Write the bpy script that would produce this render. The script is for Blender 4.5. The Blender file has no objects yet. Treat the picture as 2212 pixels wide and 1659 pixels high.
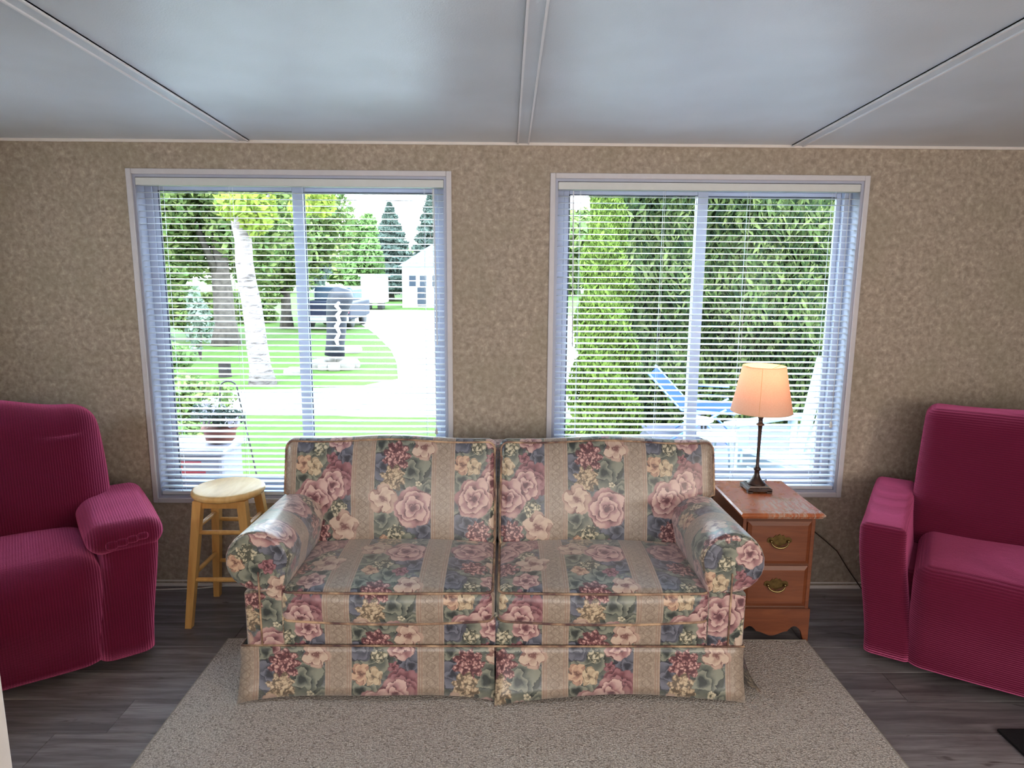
import bpy, math, random
import numpy as np
from mathutils import Vector, Matrix
PI = math.pi
rnd = random.Random(7)
C = bpy.context.scene.collection

# ------------------------------------------------------------------ camera, world, lights, exposure
F_PX, W_PX = 1450.0, 2212.0
CAM_H, WALL_Y = 1.57, 3.15
th, yaw, roll = math.radians(9.67), math.radians(.5), math.radians(.43)
f = Vector((math.sin(yaw)*math.cos(th), math.cos(yaw)*math.cos(th), -math.sin(th)))
r = Vector((math.cos(yaw), -math.sin(yaw), 0)); u = r.cross(f)
r2 = r*math.cos(roll)+u*math.sin(roll); u2 = u*math.cos(roll)-r*math.sin(roll)
cd = bpy.data.cameras.new('camera'); cam = bpy.data.objects.new('camera', cd); C.objects.link(cam)
cd.sensor_width = 36; cd.lens = F_PX/W_PX*36; cd.clip_start = .05; cd.clip_end = 400
M3 = Matrix((r2, u2, -f)).transposed()
cam.matrix_world = Matrix.Translation((0, 0, CAM_H)) @ M3.to_4x4()
sc = bpy.context.scene; sc.camera = cam
sc.view_settings.view_transform = 'Standard'; sc.view_settings.look = 'None'
sc.view_settings.exposure = 1.05; sc.view_settings.gamma = 1; sc.view_settings.use_curve_mapping = False

def lin(c):
    return tuple(((v/255)/12.92 if v/255 <= .04045 else ((v/255+.055)/1.055)**2.4) for v in c)+(1,)

w = bpy.data.worlds.new('world'); sc.world = w; w.use_nodes = True
wt = w.node_tree; bg = wt.nodes['Background']
tc = wt.nodes.new('ShaderNodeTexCoord'); sp = wt.nodes.new('ShaderNodeSeparateXYZ')
rp = wt.nodes.new('ShaderNodeValToRGB')
rp.color_ramp.elements[0].position = .0; rp.color_ramp.elements[0].color = (.86, .95, 1, 1)
rp.color_ramp.elements[1].position = .8; rp.color_ramp.elements[1].color = (.62, .80, 1, 1)
wt.links.new(tc.outputs['Generated'], sp.inputs[0]); wt.links.new(sp.outputs['Z'], rp.inputs[0])
wt.links.new(rp.outputs[0], bg.inputs[0]); bg.inputs[1].default_value = 10.0

sl = bpy.data.lights.new('sun', 'SUN'); sl.energy = 3.0; sl.angle = math.radians(3); sl.color = (1, .97, .88)
so = bpy.data.objects.new('sun', sl); C.objects.link(so)
so.rotation_euler = Vector((.25, .55, -.8)).to_track_quat('-Z', 'Y').to_euler()

def area(name, loc, direction, sx, sy, power, col):
    l = bpy.data.lights.new(name, 'AREA'); l.shape = 'RECTANGLE'; l.size = sx; l.size_y = sy
    l.energy = power; l.color = col
    o = bpy.data.objects.new(name, l); C.objects.link(o); o.location = loc
    o.rotation_euler = Vector(direction).to_track_quat('-Z', 'Y').to_euler(); return o
# added area fills behind the camera and at right; those walls have no openings
area('rear_fill_light', (.2, -2.42, 1.2), (0, 1, 0), 5.0, 2.1, 46, (1, .975, .95))
area('side_fill_light', (2.68, -.6, 1.35), (-1, .25, 0), 1.6, 1.2, 38, (1, .86, .72))


# ------------------------------------------------------------------ object helpers
ORG = {}
def org_of(o):
    while o is not None:
        if o.name in ORG: return ORG[o.name]
        o = o.parent
    return Vector((0, 0, 0))
def tag(o, label=None, cat=None, group=None, kind=None):
    for k, v in (('label', label), ('category', cat), ('group', group), ('kind', kind)):
        if v: o[k] = v
    return o
def thing(name, label, cat, loc=(0, 0, 0), rz=0, group=None, local=False):
    o = bpy.data.objects.new(name, None); C.objects.link(o)
    o.empty_display_size = .05
    o.location = loc; o.rotation_euler = (0, 0, rz); ORG[o.name] = Vector((0, 0, 0)) if local else Vector(loc)
    return tag(o, label, cat, group)
def mesh_obj(name, V, Fc, mat, parent=None, smooth=False, uvf=None):
    og = org_of(parent) if parent is not None else Vector((0, 0, 0))
    me = bpy.data.meshes.new(name)
    me.from_pydata([(a[0]-og.x, a[1]-og.y, a[2]-og.z) for a in V], [], Fc)
    if uvf:
        uv = me.uv_layers.new(name='UVMap'); me.update()
        for p in me.polygons:
            n = p.normal
            for li, vi in zip(p.loop_indices, p.vertices):
                uv.data[li].uv = uvf(V[vi], n)
    me.materials.append(mat)
    if smooth: me.polygons.foreach_set('use_smooth', [True]*len(me.polygons))
    me.update()
    o = bpy.data.objects.new(name, me); C.objects.link(o)
    if parent is not None: o.parent = parent
    return o
class MB:
    def __init__(s): s.V = []; s.F = []
    def add(s, V, Fc):
        b = len(s.V); s.V += [tuple(v) for v in V]; s.F += [tuple(i+b for i in q) for q in Fc]; return s
    def box(s, x0, x1, y0, y1, z0, z1, bev=0):
        if bev <= 0:
            V = [(x, y, z) for z in (z0, z1) for y in (y0, y1) for x in (x0, x1)]
            return s.add(V, [(0, 2, 3, 1), (4, 5, 7, 6), (0, 1, 5, 4), (2, 6, 7, 3), (0, 4, 6, 2), (1, 3, 7, 5)])
        return s.add(*soft_box(x0, x1, y0, y1, z0, z1, bev, n=1, seg=1))
    def tube(s, pts, rad, n=8, closed=False):
        pts = [Vector(p) for p in pts]; m = len(pts)
        rads = rad if isinstance(rad, (list, tuple)) else [rad]*m
        V = []; Fc = []
        up = None
        for i, p in enumerate(pts):
            a = pts[(i-1) % m] if (closed or i > 0) else p; b = pts[(i+1) % m] if (closed or i < m-1) else p
            t = (b-a).normalized()
            if up is None:
                up = Vector((0, 0, 1)) if abs(t.z) < .9 else Vector((1, 0, 0))
            sd = t.cross(up)
            if sd.length < 1e-4: sd = t.cross(Vector((.3, 1, .2)))
            sd.normalize(); up = sd.cross(t).normalized()
            for k in range(n):
                an = 2*PI*k/n; V.append(p+(sd*math.cos(an)+up*math.sin(an))*rads[i])
        for i in range(m if closed else m-1):
            j = (i+1) % m
            for k in range(n):
                k2 = (k+1) % n; Fc.append((i*n+k, i*n+k2, j*n+k2, j*n+k))
        if not closed:
            Fc.append(tuple(range(n))[::-1]); Fc.append(tuple((m-1)*n+k for k in range(n)))
        return s.add(V, Fc)
    def lathe(s, prof, c, n=24, caps=True, axis='z'):
        V = []; Fc = []
        for (rr, z) in prof:
            for k in range(n):
                a = 2*PI*k/n; V.append((c[0]+rr*math.cos(a), c[1]+rr*math.sin(a), c[2]+z))
        for i in range(len(prof)-1):
            for k in range(n):
                k2 = (k+1) % n; Fc.append((i*n+k, i*n+k2, (i+1)*n+k2, (i+1)*n+k))
        if caps:
            Fc.append(tuple(range(n))[::-1]); Fc.append(tuple((len(prof)-1)*n+k for k in range(n)))
        return s.add(V, Fc)
    def prism(s, poly, y0, y1):   # poly in xz, ccw seen from -y
        n = len(poly); V = [(x, y0, z) for x, z in poly]+[(x, y1, z) for x, z in poly]
        Fc = [tuple(range(n)), tuple(range(n, 2*n))[::-1]]+[((i+1) % n, i, n+i, n+(i+1) % n) for i in range(n)]
        return s.add(V, Fc)
    def xf(s, fn): s.V = [fn(*v) for v in s.V]; return s
    def build(s, name, mat, parent=None, smooth=False, uvf=None): return mesh_obj(name, s.V, s.F, mat, parent, smooth, uvf)
def struct(name, mb, mat, parent=None, smooth=False):
    o = mb.build(name, mat, parent, smooth)
    if parent is None: o['kind'] = 'structure'
    return o

def axis_coords(a, b, rr, n, seg):
    L = b-a; rr = min(rr, L/2*.98)
    c = [a+rr*i/seg for i in range(seg)]
    m = max(1, n); c += [a+rr+(L-2*rr)*i/m for i in range(m+1)]
    c += [b-rr+rr*(i+1)/seg for i in range(seg)]
    return c
def soft_box(x0, x1, y0, y1, z0, z1, rr, n=8, seg=3, bulge=(0, 0, 0), fn=None):
    ax = axis_coords(x0, x1, rr, n, seg); ay = axis_coords(y0, y1, rr, n, seg); az = axis_coords(z0, z1, rr, n, seg)
    nx, ny, nz = len(ax), len(ay), len(az)
    idx = {}; V = []; Fc = []
    rx, ry, rz_ = min(rr, (x1-x0)/2*.98), min(rr, (y1-y0)/2*.98), min(rr, (z1-z0)/2*.98)
    def tanmap(t): return math.tan(t*PI/4)
    def vid(i, j, k):
        if (i, j, k) in idx: return idx[(i, j, k)]
        p = [ax[i], ay[j], az[k]]
        q = [min(max(p[0], x0+rx), x1-rx), min(max(p[1], y0+ry), y1-ry), min(max(p[2], z0+rz_), z1-rz_)]
        d = [(p[0]-q[0])/rx, (p[1]-q[1])/ry, (p[2]-q[2])/rz_]
        d = [tanmap(t) if abs(t) < 1 else t for t in d]
        L = math.sqrt(sum(t*t for t in d)) or 1
        d = [t/L for t in d]
        p = [q[0]+d[0]*rx, q[1]+d[1]*ry, q[2]+d[2]*rz_]
        X = (2*p[0]-x0-x1)/(x1-x0); Y = (2*p[1]-y0-y1)/(y1-y0); Z = (2*p[2]-z0-z1)/(z1-z0)
        gx, gy, gz = 1-X*X, 1-Y*Y, 1-Z*Z
        p = [p[0]+bulge[0]*X*gy*gz, p[1]+bulge[1]*Y*gx*gz, p[2]+bulge[2]*Z*gx*gy]
        if fn: p = fn(*p)
        idx[(i, j, k)] = len(V); V.append(tuple(p)); return idx[(i, j, k)]
    for i in range(nx-1):
        for j in range(ny-1):
            Fc.append((vid(i, j, 0), vid(i, j+1, 0), vid(i+1, j+1, 0), vid(i+1, j, 0)))
            Fc.append((vid(i, j, nz-1), vid(i+1, j, nz-1), vid(i+1, j+1, nz-1), vid(i, j+1, nz-1)))
    for i in range(nx-1):
        for k in range(nz-1):
            Fc.append((vid(i, 0, k), vid(i+1, 0, k), vid(i+1, 0, k+1), vid(i, 0, k+1)))
            Fc.append((vid(i, ny-1, k), vid(i, ny-1, k+1), vid(i+1, ny-1, k+1), vid(i+1, ny-1, k)))
    for j in range(ny-1):
        for k in range(nz-1):
            Fc.append((vid(0, j, k), vid(0, j, k+1), vid(0, j+1, k+1), vid(0, j+1, k)))
            Fc.append((vid(nx-1, j, k), vid(nx-1, j+1, k), vid(nx-1, j+1, k+1), vid(nx-1, j, k+1)))
    return V, Fc
def rim(x0, x1, y0, y1, z0, z1, rr, axis, sign, bulge=(0, 0, 0), fn=None, out=.0, n=14, seg=5):
    """points along the rounded edge between the +-axis face and its neighbours"""
    lo = [x0, y0, z0]; hi = [x1, y1, z1]
    a, b = [i for i in range(3) if i != axis]
    il = [lo[i]+min(rr, (hi[i]-lo[i])/2*.98) for i in range(3)]; ih = [hi[i]-min(rr, (hi[i]-lo[i])/2*.98) for i in range(3)]
    pts = []
    corners = [(ih[a], ih[b], 0), (il[a], ih[b], PI/2), (il[a], il[b], PI), (ih[a], il[b], 1.5*PI)]
    for ci in range(4):
        ca, cb, a0 = corners[ci]
        for s in range(seg+1):
            an = a0+PI/2*s/seg; pts.append((ca, cb, an))
        na, nb, _ = corners[(ci+1) % 4]
        for s in range(1, n): pts.append((ca+(na-ca)*s/n, cb+(nb-cb)*s/n, a0+PI/2))
    res = []
    for ca, cb, an in pts:
        p = [0, 0, 0]; k = .7071*(rr+out)
        p[a] = ca+math.cos(an)*k; p[b] = cb+math.sin(an)*k
        p[axis] = (ih if sign > 0 else il)[axis]+sign*k
        X = [(2*p[i]-lo[i]-hi[i])/(hi[i]-lo[i]) for i in range(3)]; g = [1-t*t for t in X]
        p = [p[0]+bulge[0]*X[0]*g[1]*g[2], p[1]+bulge[1]*X[1]*g[0]*g[2], p[2]+bulge[2]*X[2]*g[0]*g[1]]
        if fn: p = fn(*p)
        res.append(tuple(p))
    return res

# ------------------------------------------------------------------ material helpers
class NT:
    def __init__(s, nt): s.nt = nt
    def n(s, typ, **kw):
        nd = s.nt.nodes.new(typ)
        for k, v in kw.items(): setattr(nd, k, v)
        return nd
    def put(s, sock, v):
        if v is None: return
        if isinstance(v, bpy.types.NodeSocket): s.nt.links.new(v, sock)
        else: sock.default_value = v
    def m(s, op, a=None, b=None, c=None, clamp=False):
        nd = s.n('ShaderNodeMath', operation=op); nd.use_clamp = clamp
        s.put(nd.inputs[0], a); s.put(nd.inputs[1], b); s.put(nd.inputs[2], c); return nd.outputs[0]
    def v(s, op, a=None, b=None, c=None):
        nd = s.n('ShaderNodeVectorMath', operation=op)
        s.put(nd.inputs[0], a); s.put(nd.inputs[1], b)
        if c is not None: s.put(nd.inputs[2], c)
        return nd.outputs['Value'] if op in ('LENGTH', 'DOT_PRODUCT') else nd.outputs[0]
    def mix(s, fac, a, b, bt='MIX'):
        nd = s.n('ShaderNodeMix', data_type='RGBA', blend_type=bt)
        s.put(nd.inputs[0], fac); s.put(nd.inputs[6], a); s.put(nd.inputs[7], b); return nd.outputs[2]
    def mr(s, val, a, b, c, d, smooth=True):
        nd = s.n('ShaderNodeMapRange'); nd.interpolation_type = 'SMOOTHSTEP' if smooth else 'LINEAR'
        for i, x in enumerate((val, a, b, c, d)): s.put(nd.inputs[i], x)
        return nd.outputs[0]
    def noise(s, vec, scale, detail=3, rough=.5, dist=0):
        nd = s.n('ShaderNodeTexNoise'); s.put(nd.inputs['Vector'], vec)
        nd.inputs['Scale'].default_value = scale; nd.inputs['Detail'].default_value = detail
        nd.inputs['Roughness'].default_value = rough; nd.inputs['Distortion'].default_value = dist; return nd
    def vor(s, vec, scale, feature='F1', rnd_=1, metric='EUCLIDEAN'):
        nd = s.n('ShaderNodeTexVoronoi', feature=feature, distance=metric); s.put(nd.inputs['Vector'], vec)
        nd.inputs['Scale'].default_value = scale; nd.inputs['Randomness'].default_value = rnd_; return nd
    def ramp(s, fac, stops, interp='LINEAR'):
        nd = s.n('ShaderNodeValToRGB'); nd.color_ramp.interpolation = interp
        e = nd.color_ramp.elements
        while len(e) < len(stops): e.new(.5)
        for i, (p, c) in enumerate(stops): e[i].position = p; e[i].color = c
        s.put(nd.inputs[0], fac); return nd.outputs[0]
    def map(s, vec, scale=(1, 1, 1), rot=(0, 0, 0), loc=(0, 0, 0)):
        nd = s.n('ShaderNodeMapping'); s.put(nd.inputs[0], vec)
        nd.inputs['Scale'].default_value = scale; nd.inputs['Rotation'].default_value = rot; nd.inputs['Location'].default_value = loc
        return nd.outputs[0]
    def bump(s, h, strength=.3, dist=.005):
        nd = s.n('ShaderNodeBump'); s.put(nd.inputs['Height'], h)
        nd.inputs['Strength'].default_value = strength; nd.inputs['Distance'].default_value = dist; return nd.outputs[0]
    def coord(s, k='Object'): return s.n('ShaderNodeTexCoord').outputs[k]
def new_mat(name, col=(200, 200, 200), rough=.6, spec=.5, metal=0):
    m = bpy.data.materials.new(name); m.use_nodes = True
    t = NT(m.node_tree); b = m.node_tree.nodes['Principled BSDF']
    b.inputs['Base Color'].default_value = lin(col); b.inputs['Roughness'].default_value = rough
    b.inputs['Specular IOR Level'].default_value = spec; b.inputs['Metallic'].default_value = metal
    return m, t, b
def simple(name, col, rough=.6, spec=.5, metal=0, var=.08, scale=30, bump=0):
    m, t, b = new_mat(name, col, rough, spec, metal)
    nz = t.noise(t.coord(), scale, 4)
    base = lin(col); lo = tuple(c*(1-var) for c in base[:3])+(1,); hi = tuple(min(1, c*(1+var)) for c in base[:3])+(1,)
    t.put(b.inputs['Base Color'], t.ramp(nz.outputs[0], [(.3, lo), (.7, hi)]))
    if bump: t.put(b.inputs['Normal'], t.bump(nz.outputs[0], bump, .003))
    return m

# wallpaper
m_wall, t, b = new_mat('wallpaper', rough=.75, spec=.25)
co = t.coord()
n1 = t.noise(co, 40, 5, .65, .3); n2 = t.noise(co, 5, 2); n3 = t.noise(t.map(co, (1, 1, .5)), 70, 3, .6)
c1 = t.ramp(n1.outputs[0], [(.34, lin((144, 131, 118))), (.5, lin((166, 151, 136))), (.6, lin((178, 163, 147))), (.7, lin((197, 184, 168)))])
c2 = t.mix(t.mr(n3.outputs[0], .55, .75, 0, .4), c1, lin((196, 186, 170)))
c3 = t.mix(t.mr(n2.outputs[0], .4, .7, 0, .35), c2, lin((152, 142, 122)))
t.put(b.inputs['Base Color'], c3)
# ceiling
m_ceil, t, b = new_mat('ceiling_panel', (196, 199, 203), .34, .5)
co = t.coord(); nz = t.noise(co, 220, 4, .6)
t.put(b.inputs['Base Color'], t.ramp(t.noise(co, 3, 2).outputs[0], [(.3, lin((194, 200, 208))), (.7, lin((206, 213, 222)))]))
t.put(b.inputs['Normal'], t.bump(nz.outputs[0], .25, .003))
m_batten = simple('batten_white', (226, 226, 230), .35, .5, var=.02)
m_trim = simple('painted_trim', (222, 214, 208), .4, .5, var=.03)
m_casing = simple('grey_white_casing', (200, 196, 200), .4, .5, var=.03)
m_vinyl = simple('white_vinyl', (168, 172, 190), .35, .5, var=.015)
m_sash_dark = simple('sash_gasket', (70, 76, 92), .5, .3, var=.05)
m_rail = simple('blind_rail_grey_white', (206, 208, 206), .4, .4, var=.02)
m_blind, t, b = new_mat('blind_white', (236, 238, 240), .4, .4)
t.put(b.inputs['Base Color'], t.ramp(t.noise(t.coord(), 8, 2).outputs[0], [(.3, lin((206, 210, 218))), (.7, lin((218, 222, 228)))]))
b.inputs['Transmission Weight'].default_value = 0
# glass: thin pane
m_glass = bpy.data.materials.new('window_glass'); m_glass.use_nodes = True
t = NT(m_glass.node_tree); out = m_glass.node_tree.nodes['Material Output']; m_glass.node_tree.nodes.remove(m_glass.node_tree.nodes['Principled BSDF'])
tr = t.n('ShaderNodeBsdfTransparent'); tr.inputs[0].default_value = (.96, .985, .98, 1)
gl = t.n('ShaderNodeBsdfGlossy'); gl.inputs['Roughness'].default_value = .02
fr = t.n('ShaderNodeFresnel'); fr.inputs[0].default_value = 1.08
ms = t.n('ShaderNodeMixShader'); t.put(ms.inputs[0], t.m('MULTIPLY', fr.outputs[0], .9))
m_glass.node_tree.links.new(tr.outputs[0], ms.inputs[1]); m_glass.node_tree.links.new(gl.outputs[0], ms.inputs[2])
m_glass.node_tree.links.new(ms.outputs[0], out.inputs[0])
# floor planks
m_plank, t, b = new_mat('vinyl_plank', rough=.42, spec=.45)
geo = t.n('ShaderNodeNewGeometry'); oi = t.n('ShaderNodeObjectInfo')
pos = t.v('ADD', geo.outputs['Position'], t.v('SCALE', oi.outputs['Random'], None)) if False else geo.outputs['Position']
off = t.n('ShaderNodeCombineXYZ'); t.put(off.inputs[0], t.m('MULTIPLY', oi.outputs['Random'], 37.0)); t.put(off.inputs[1], t.m('MULTIPLY', oi.outputs['Random'], 11.0))
pp = t.v('ADD', pos, off.outputs[0])
g1 = t.noise(t.map(pp, (2.2, 26, 1)), 1, 6, .62, .6); g2 = t.noise(t.map(pp, (7, 130, 1)), 1, 3, .6, .2); g3 = t.noise(t.map(pp, (5, 20, 1)), 1, 3, .5, 1.2)
cc = t.ramp(g1.outputs[0], [(.28, lin((66, 64, 66))), (.45, lin((98, 96, 98))), (.58, lin((124, 122, 123))), (.75, lin((148, 145, 146)))])
cc = t.mix(t.mr(g2.outputs[0], .4, .7, .0, .35), cc, lin((72, 70, 71)))
cc = t.mix(t.mr(g3.outputs[0], .64, .74, 0, .75), cc, lin((34, 30, 31)))
cc = t.mix(.12, cc, lin((140, 112, 112)))
vv = t.m('MULTIPLY_ADD', oi.outputs['Random'], .6, .95)
cmb = t.n('ShaderNodeCombineXYZ'); [t.put(cmb.inputs[i], vv) for i in range(3)]
t.put(b.inputs['Base Color'], t.mix(1, cc, cmb.outputs[0], 'MULTIPLY'))
t.put(b.inputs['Normal'], t.bump(g2.outputs[0], .15, .002))
m_subfloor = simple('plank_joint', (30, 28, 28), .8, .2)
# rug
m_rug, t, b = new_mat('berber_rug', rough=.95, spec=.1)
co = t.coord()
v1 = t.vor(co, 150); n1 = t.noise(co, 190, 3, .7); n2 = t.noise(co, 2.5, 2)
c1 = t.ramp(n1.outputs[0], [(.32, lin((130, 122, 116))), (.45, lin((178, 169, 161))), (.58, lin((212, 204, 195))), (.72, lin((238, 232, 224)))])
c1 = t.mix(t.mr(n2.outputs[0], .35, .65, 0, .16), c1, lin((168, 150, 146)))
sp_ = t.n('ShaderNodeSeparateColor'); t.put(sp_.inputs[0], v1.outputs['Color'])
c1 = t.mix(t.mr(sp_.outputs[0], .72, .95, 0, .55), c1, lin((124, 114, 106)))
t.put(b.inputs['Base Color'], c1); t.put(b.inputs['Normal'], t.bump(v1.outputs['Distance'], .8, .004))
m_rugedge = simple('rug_binding', (166, 158, 146), .9, .1, scale=200)
# wine slipcover
def slip(name, base, hi, wdir):
    m, t, b = new_mat(name, rough=.85, spec=.15)
    co = t.coord('Object')
    wv = t.n('ShaderNodeTexWave', wave_type='BANDS', bands_direction=wdir); t.put(wv.inputs[0], co)
    wv.inputs['Scale'].default_value = 34; wv.inputs['Distortion'].default_value = .6; wv.inputs['Detail'].default_value = 1
    ck = t.vor(co, 260, rnd_=.4)
    nz = t.noise(co, 6, 3)
    h = t.m('ADD', t.m('MULTIPLY', wv.outputs[1], .8), t.m('MULTIPLY', ck.outputs[0], .5))
    c = t.mix(t.mr(wv.outputs[1], .1, .9, 0, .5), lin(base), lin(hi))
    c = t.mix(t.mr(nz.outputs[0], .35, .7, 0, .25), c, lin(hi))
    t.put(b.inputs['Base Color'], c); t.put(b.inputs['Normal'], t.bump(h, .55, .004))
    b.inputs['Sheen Weight'].default_value = 1.0; b.inputs['Sheen Roughness'].default_value = .5
    b.inputs['Sheen Tint'].default_value = (1, .20, .44, 1)
    return m
m_wine = slip('wine_ribbed_slipcover', (84, 10, 36), (112, 19, 56), 'X')
m_wine2 = slip('wine_waffle_slipcover', (84, 9, 36), (106, 17, 50), 'Z')
# woods
def wood(name, a, bb, c, rough, scale=(3, 3, 30), spec=.5, coat=0):
    m, t, b = new_mat(name, rough=rough, spec=spec)
    co = t.coord('Object'); n1 = t.noise(t.map(co, scale), 1.6, 5, .6, .8); n2 = t.noise(co, 3, 2)
    cl = t.ramp(n1.outputs[0], [(.3, lin(a)), (.52, lin(bb)), (.75, lin(c))])
    t.put(b.inputs['Base Color'], cl); t.put(b.inputs['Normal'], t.bump(n1.outputs[0], .06, .002))
    b.inputs['Coat Weight'].default_value = coat; b.inputs['Coat Roughness'].default_value = .15
    return m
m_pine = wood('pine_stool', (205, 158, 96), (222, 178, 112), (233, 196, 134), .4, (14, 3, 3))
m_pineleg = wood('pine_leg', (205, 150, 84), (220, 168, 98), (228, 182, 112), .4, (16, 16, 2))
m_maple = wood('maple_front', (104, 54, 32), (120, 66, 40), (134, 78, 48), .38, (2, 6, 22), coat=.2)
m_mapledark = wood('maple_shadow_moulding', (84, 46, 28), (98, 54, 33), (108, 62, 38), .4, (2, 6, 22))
m_mapletop, t, b = new_mat('worn_maple_top', rough=.3, spec=.5)
co = t.coord('Object')
g = t.noise(t.map(co, (14, 2, 2)), 1.5, 5, .6, .6)
base = t.ramp(g.outputs[0], [(.3, lin((158, 86, 52))), (.55, lin((180, 104, 64))), (.75, lin((196, 122, 80)))])
s1 = t.noise(t.map(co, (1, 1, 1), (0, 0, .7)), 9, 5, .7, 1.0)
s2 = t.noise(t.map(co, (6, 1.3, 1), (0, 0, -.45)), 12, 5, .75, .6)
sx = t.n('ShaderNodeSeparateXYZ'); t.put(sx.inputs[0], co)
zone = t.m('MULTIPLY', t.mr(sx.outputs[1], .02, -.12, 0, 1), t.mr(sx.outputs[0], -.12, .0, 0, 1))
base = t.mix(t.m('MULTIPLY', t.mr(sx.outputs[0], -.02, .16, 0, .6), t.mr(s1.outputs[0], .4, .6, .3, 1)), base, lin((158, 66, 52)))
base = t.mix(t.m('MULTIPLY', zone, t.mr(s2.outputs[0], .47, .57, 0, .85)), base, lin((186, 168, 152)))
t.put(b.inputs['Base Color'], base); t.put(b.inputs['Roughness'], t.mr(s1.outputs[0], .3, .7, .2, .42))
m_brass = simple('aged_brass', (112, 92, 56), .35, .5, .9, var=.3, scale=60)
m_bronze = simple('dark_bronze', (62, 46, 42), .36, .6, .35, var=.25, scale=40)
m_bronzehi = simple('rubbed_bronze', (120, 90, 76), .35, .6, .5, var=.25, scale=50)
m_black = simple('black_plastic', (26, 25, 27), .6, .4)
m_cord = simple('brown_cord', (58, 44, 38), .5, .4)
m_wire = simple('white_cable', (212, 208, 202), .5, .4)
# lampshade
m_shade = bpy.data.materials.new('lamp_shade_cloth'); m_shade.use_nodes = True
t = NT(m_shade.node_tree); out = m_shade.node_tree.nodes['Material Output']; m_shade.node_tree.nodes.remove(m_shade.node_tree.nodes['Principled BSDF'])
df = t.n('ShaderNodeBsdfDiffuse'); tl = t.n('ShaderNodeBsdfTranslucent'); mx = t.n('ShaderNodeMixShader'); mx.inputs[0].default_value = .5
wv = t.noise(t.map(t.coord(), (1, 1, 3)), 160, 2)
cl = t.ramp(wv.outputs[0], [(.3, lin((238, 206, 184))), (.7, lin((246, 220, 200)))])
t.put(df.inputs[0], cl); t.put(tl.inputs[0], cl)
m_shade.node_tree.links.new(df.outputs[0], mx.inputs[1]); m_shade.node_tree.links.new(tl.outputs[0], mx.inputs[2]); m_shade.node_tree.links.new(mx.outputs[0], out.inputs[0])
m_bulb, t, b = new_mat('lit_bulb', (255, 230, 190)); b.inputs['Emission Color'].default_value = (1, .72, .42, 1); b.inputs['Emission Strength'].default_value = 5

# ------------------------------------------------------------------ floral upholstery, all nodes
TU, TV = .674, .476
def flower_group():
    g = bpy.data.node_groups.new('printed_flower', 'ShaderNodeTree'); itf = g.interface
    for nm, ty in (('UV', 'NodeSocketVector'), ('Center', 'NodeSocketVector'), ('R', 'NodeSocketFloat'), ('N', 'NodeSocketFloat'), ('Rot', 'NodeSocketFloat'),
                   ('K', 'NodeSocketFloat'), ('Cluster', 'NodeSocketFloat'), ('Vor', 'NodeSocketFloat'), ('Light', 'NodeSocketColor'), ('Mid', 'NodeSocketColor'),
                   ('Dark', 'NodeSocketColor'), ('Prev', 'NodeSocketColor')):
        itf.new_socket(nm, in_out='INPUT', socket_type=ty)
    itf.new_socket('Color', in_out='OUTPUT', socket_type='NodeSocketColor')
    t = NT(g); gi = t.n('NodeGroupInput').outputs; go = t.n('NodeGroupOutput')
    d = t.v('SUBTRACT', gi['UV'], gi['Center'])
    d = t.v('WRAP', d, (TU/2, TV/2, 1), (-TU/2, -TV/2, -1))
    sx = t.n('ShaderNodeSeparateXYZ'); t.put(sx.inputs[0], d)
    x, y = sx.outputs[0], sx.outputs[1]
    rr = t.m('DIVIDE', t.m('SQRT', t.m('ADD', t.m('MULTIPLY', x, x), t.m('MULTIPLY', y, y))), gi['R'])
    an = t.m('ADD', t.m('ARCTAN2', y, x), gi['Rot'])
    c = t.m('COSINE', t.m('MULTIPLY', an, gi['N']))
    ac = t.m('SQRT', t.m('MULTIPLY_ADD', c, .5, .5, clamp=True))
    amp = t.m('ADD', t.m('DIVIDE', .26, gi['K']), .05)
    rimv = t.m('ADD', t.m('MULTIPLY', ac, amp), t.m('SUBTRACT', 1.0, amp))
    spi = t.m('MULTIPLY', t.m('GREATER_THAN', gi['K'], 2.8), t.m('DIVIDE', an, 2*PI))
    rp = t.m('DIVIDE', rr, rimv)
    mask = t.mr(rp, .96, 1.03, 1, 0)
    q = t.m('MULTIPLY_ADD', t.m('SINE', t.m('ADD', t.m('MULTIPLY', an, 3), t.m('MULTIPLY', rp, 7))), .27, t.m('ADD', t.m('MULTIPLY', rp, gi['K']), spi))
    fr = t.m('FRACT', q)
    tt = t.m('MULTIPLY_ADD', fr, .72, t.m('MULTIPLY', ac, .32))
    cv = t.mr(gi['Vor'], .0, .75, 1.05, .05)
    dif = t.m('SUBTRACT', cv, tt); tt = t.m('MULTIPLY_ADD', dif, gi['Cluster'], tt)
    cen = t.mr(rp, .04, .38, .1, 1)
    dc = t.m('SUBTRACT', 1, gi['Cluster']); cen2 = t.m('MULTIPLY_ADD', t.m('SUBTRACT', cen, 1), dc, 1)
    tt = t.m('MULTIPLY', tt, cen2)
    tt = t.m('MULTIPLY', tt, t.mr(rp, .8, 1.02, 1, .72))
    c1 = t.mix(t.mr(tt, .08, .42, 0, 1), gi['Dark'], gi['Mid']); c2 = t.mix(t.mr(tt, .38, .8, 0, 1), c1, gi['Light'])
    t.put(go.inputs[0], t.mix(mask, gi['Prev'], c2)); return g
FG = flower_group()
PINK = ((206, 164, 152), (164, 104, 106), (96, 40, 54)); CREAM = ((206, 176, 150), (184, 144, 122), (122, 66, 60))
SAGE = ((138, 140, 120), (96, 102, 92), (50, 57, 55)); BLUE = ((112, 114, 130), (80, 82, 98), (48, 50, 64))
YEL = ((204, 180, 138), (178, 146, 106), (106, 88, 66)); CARN = ((208, 156, 142), (152, 84, 84), (90, 36, 46))
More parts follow.
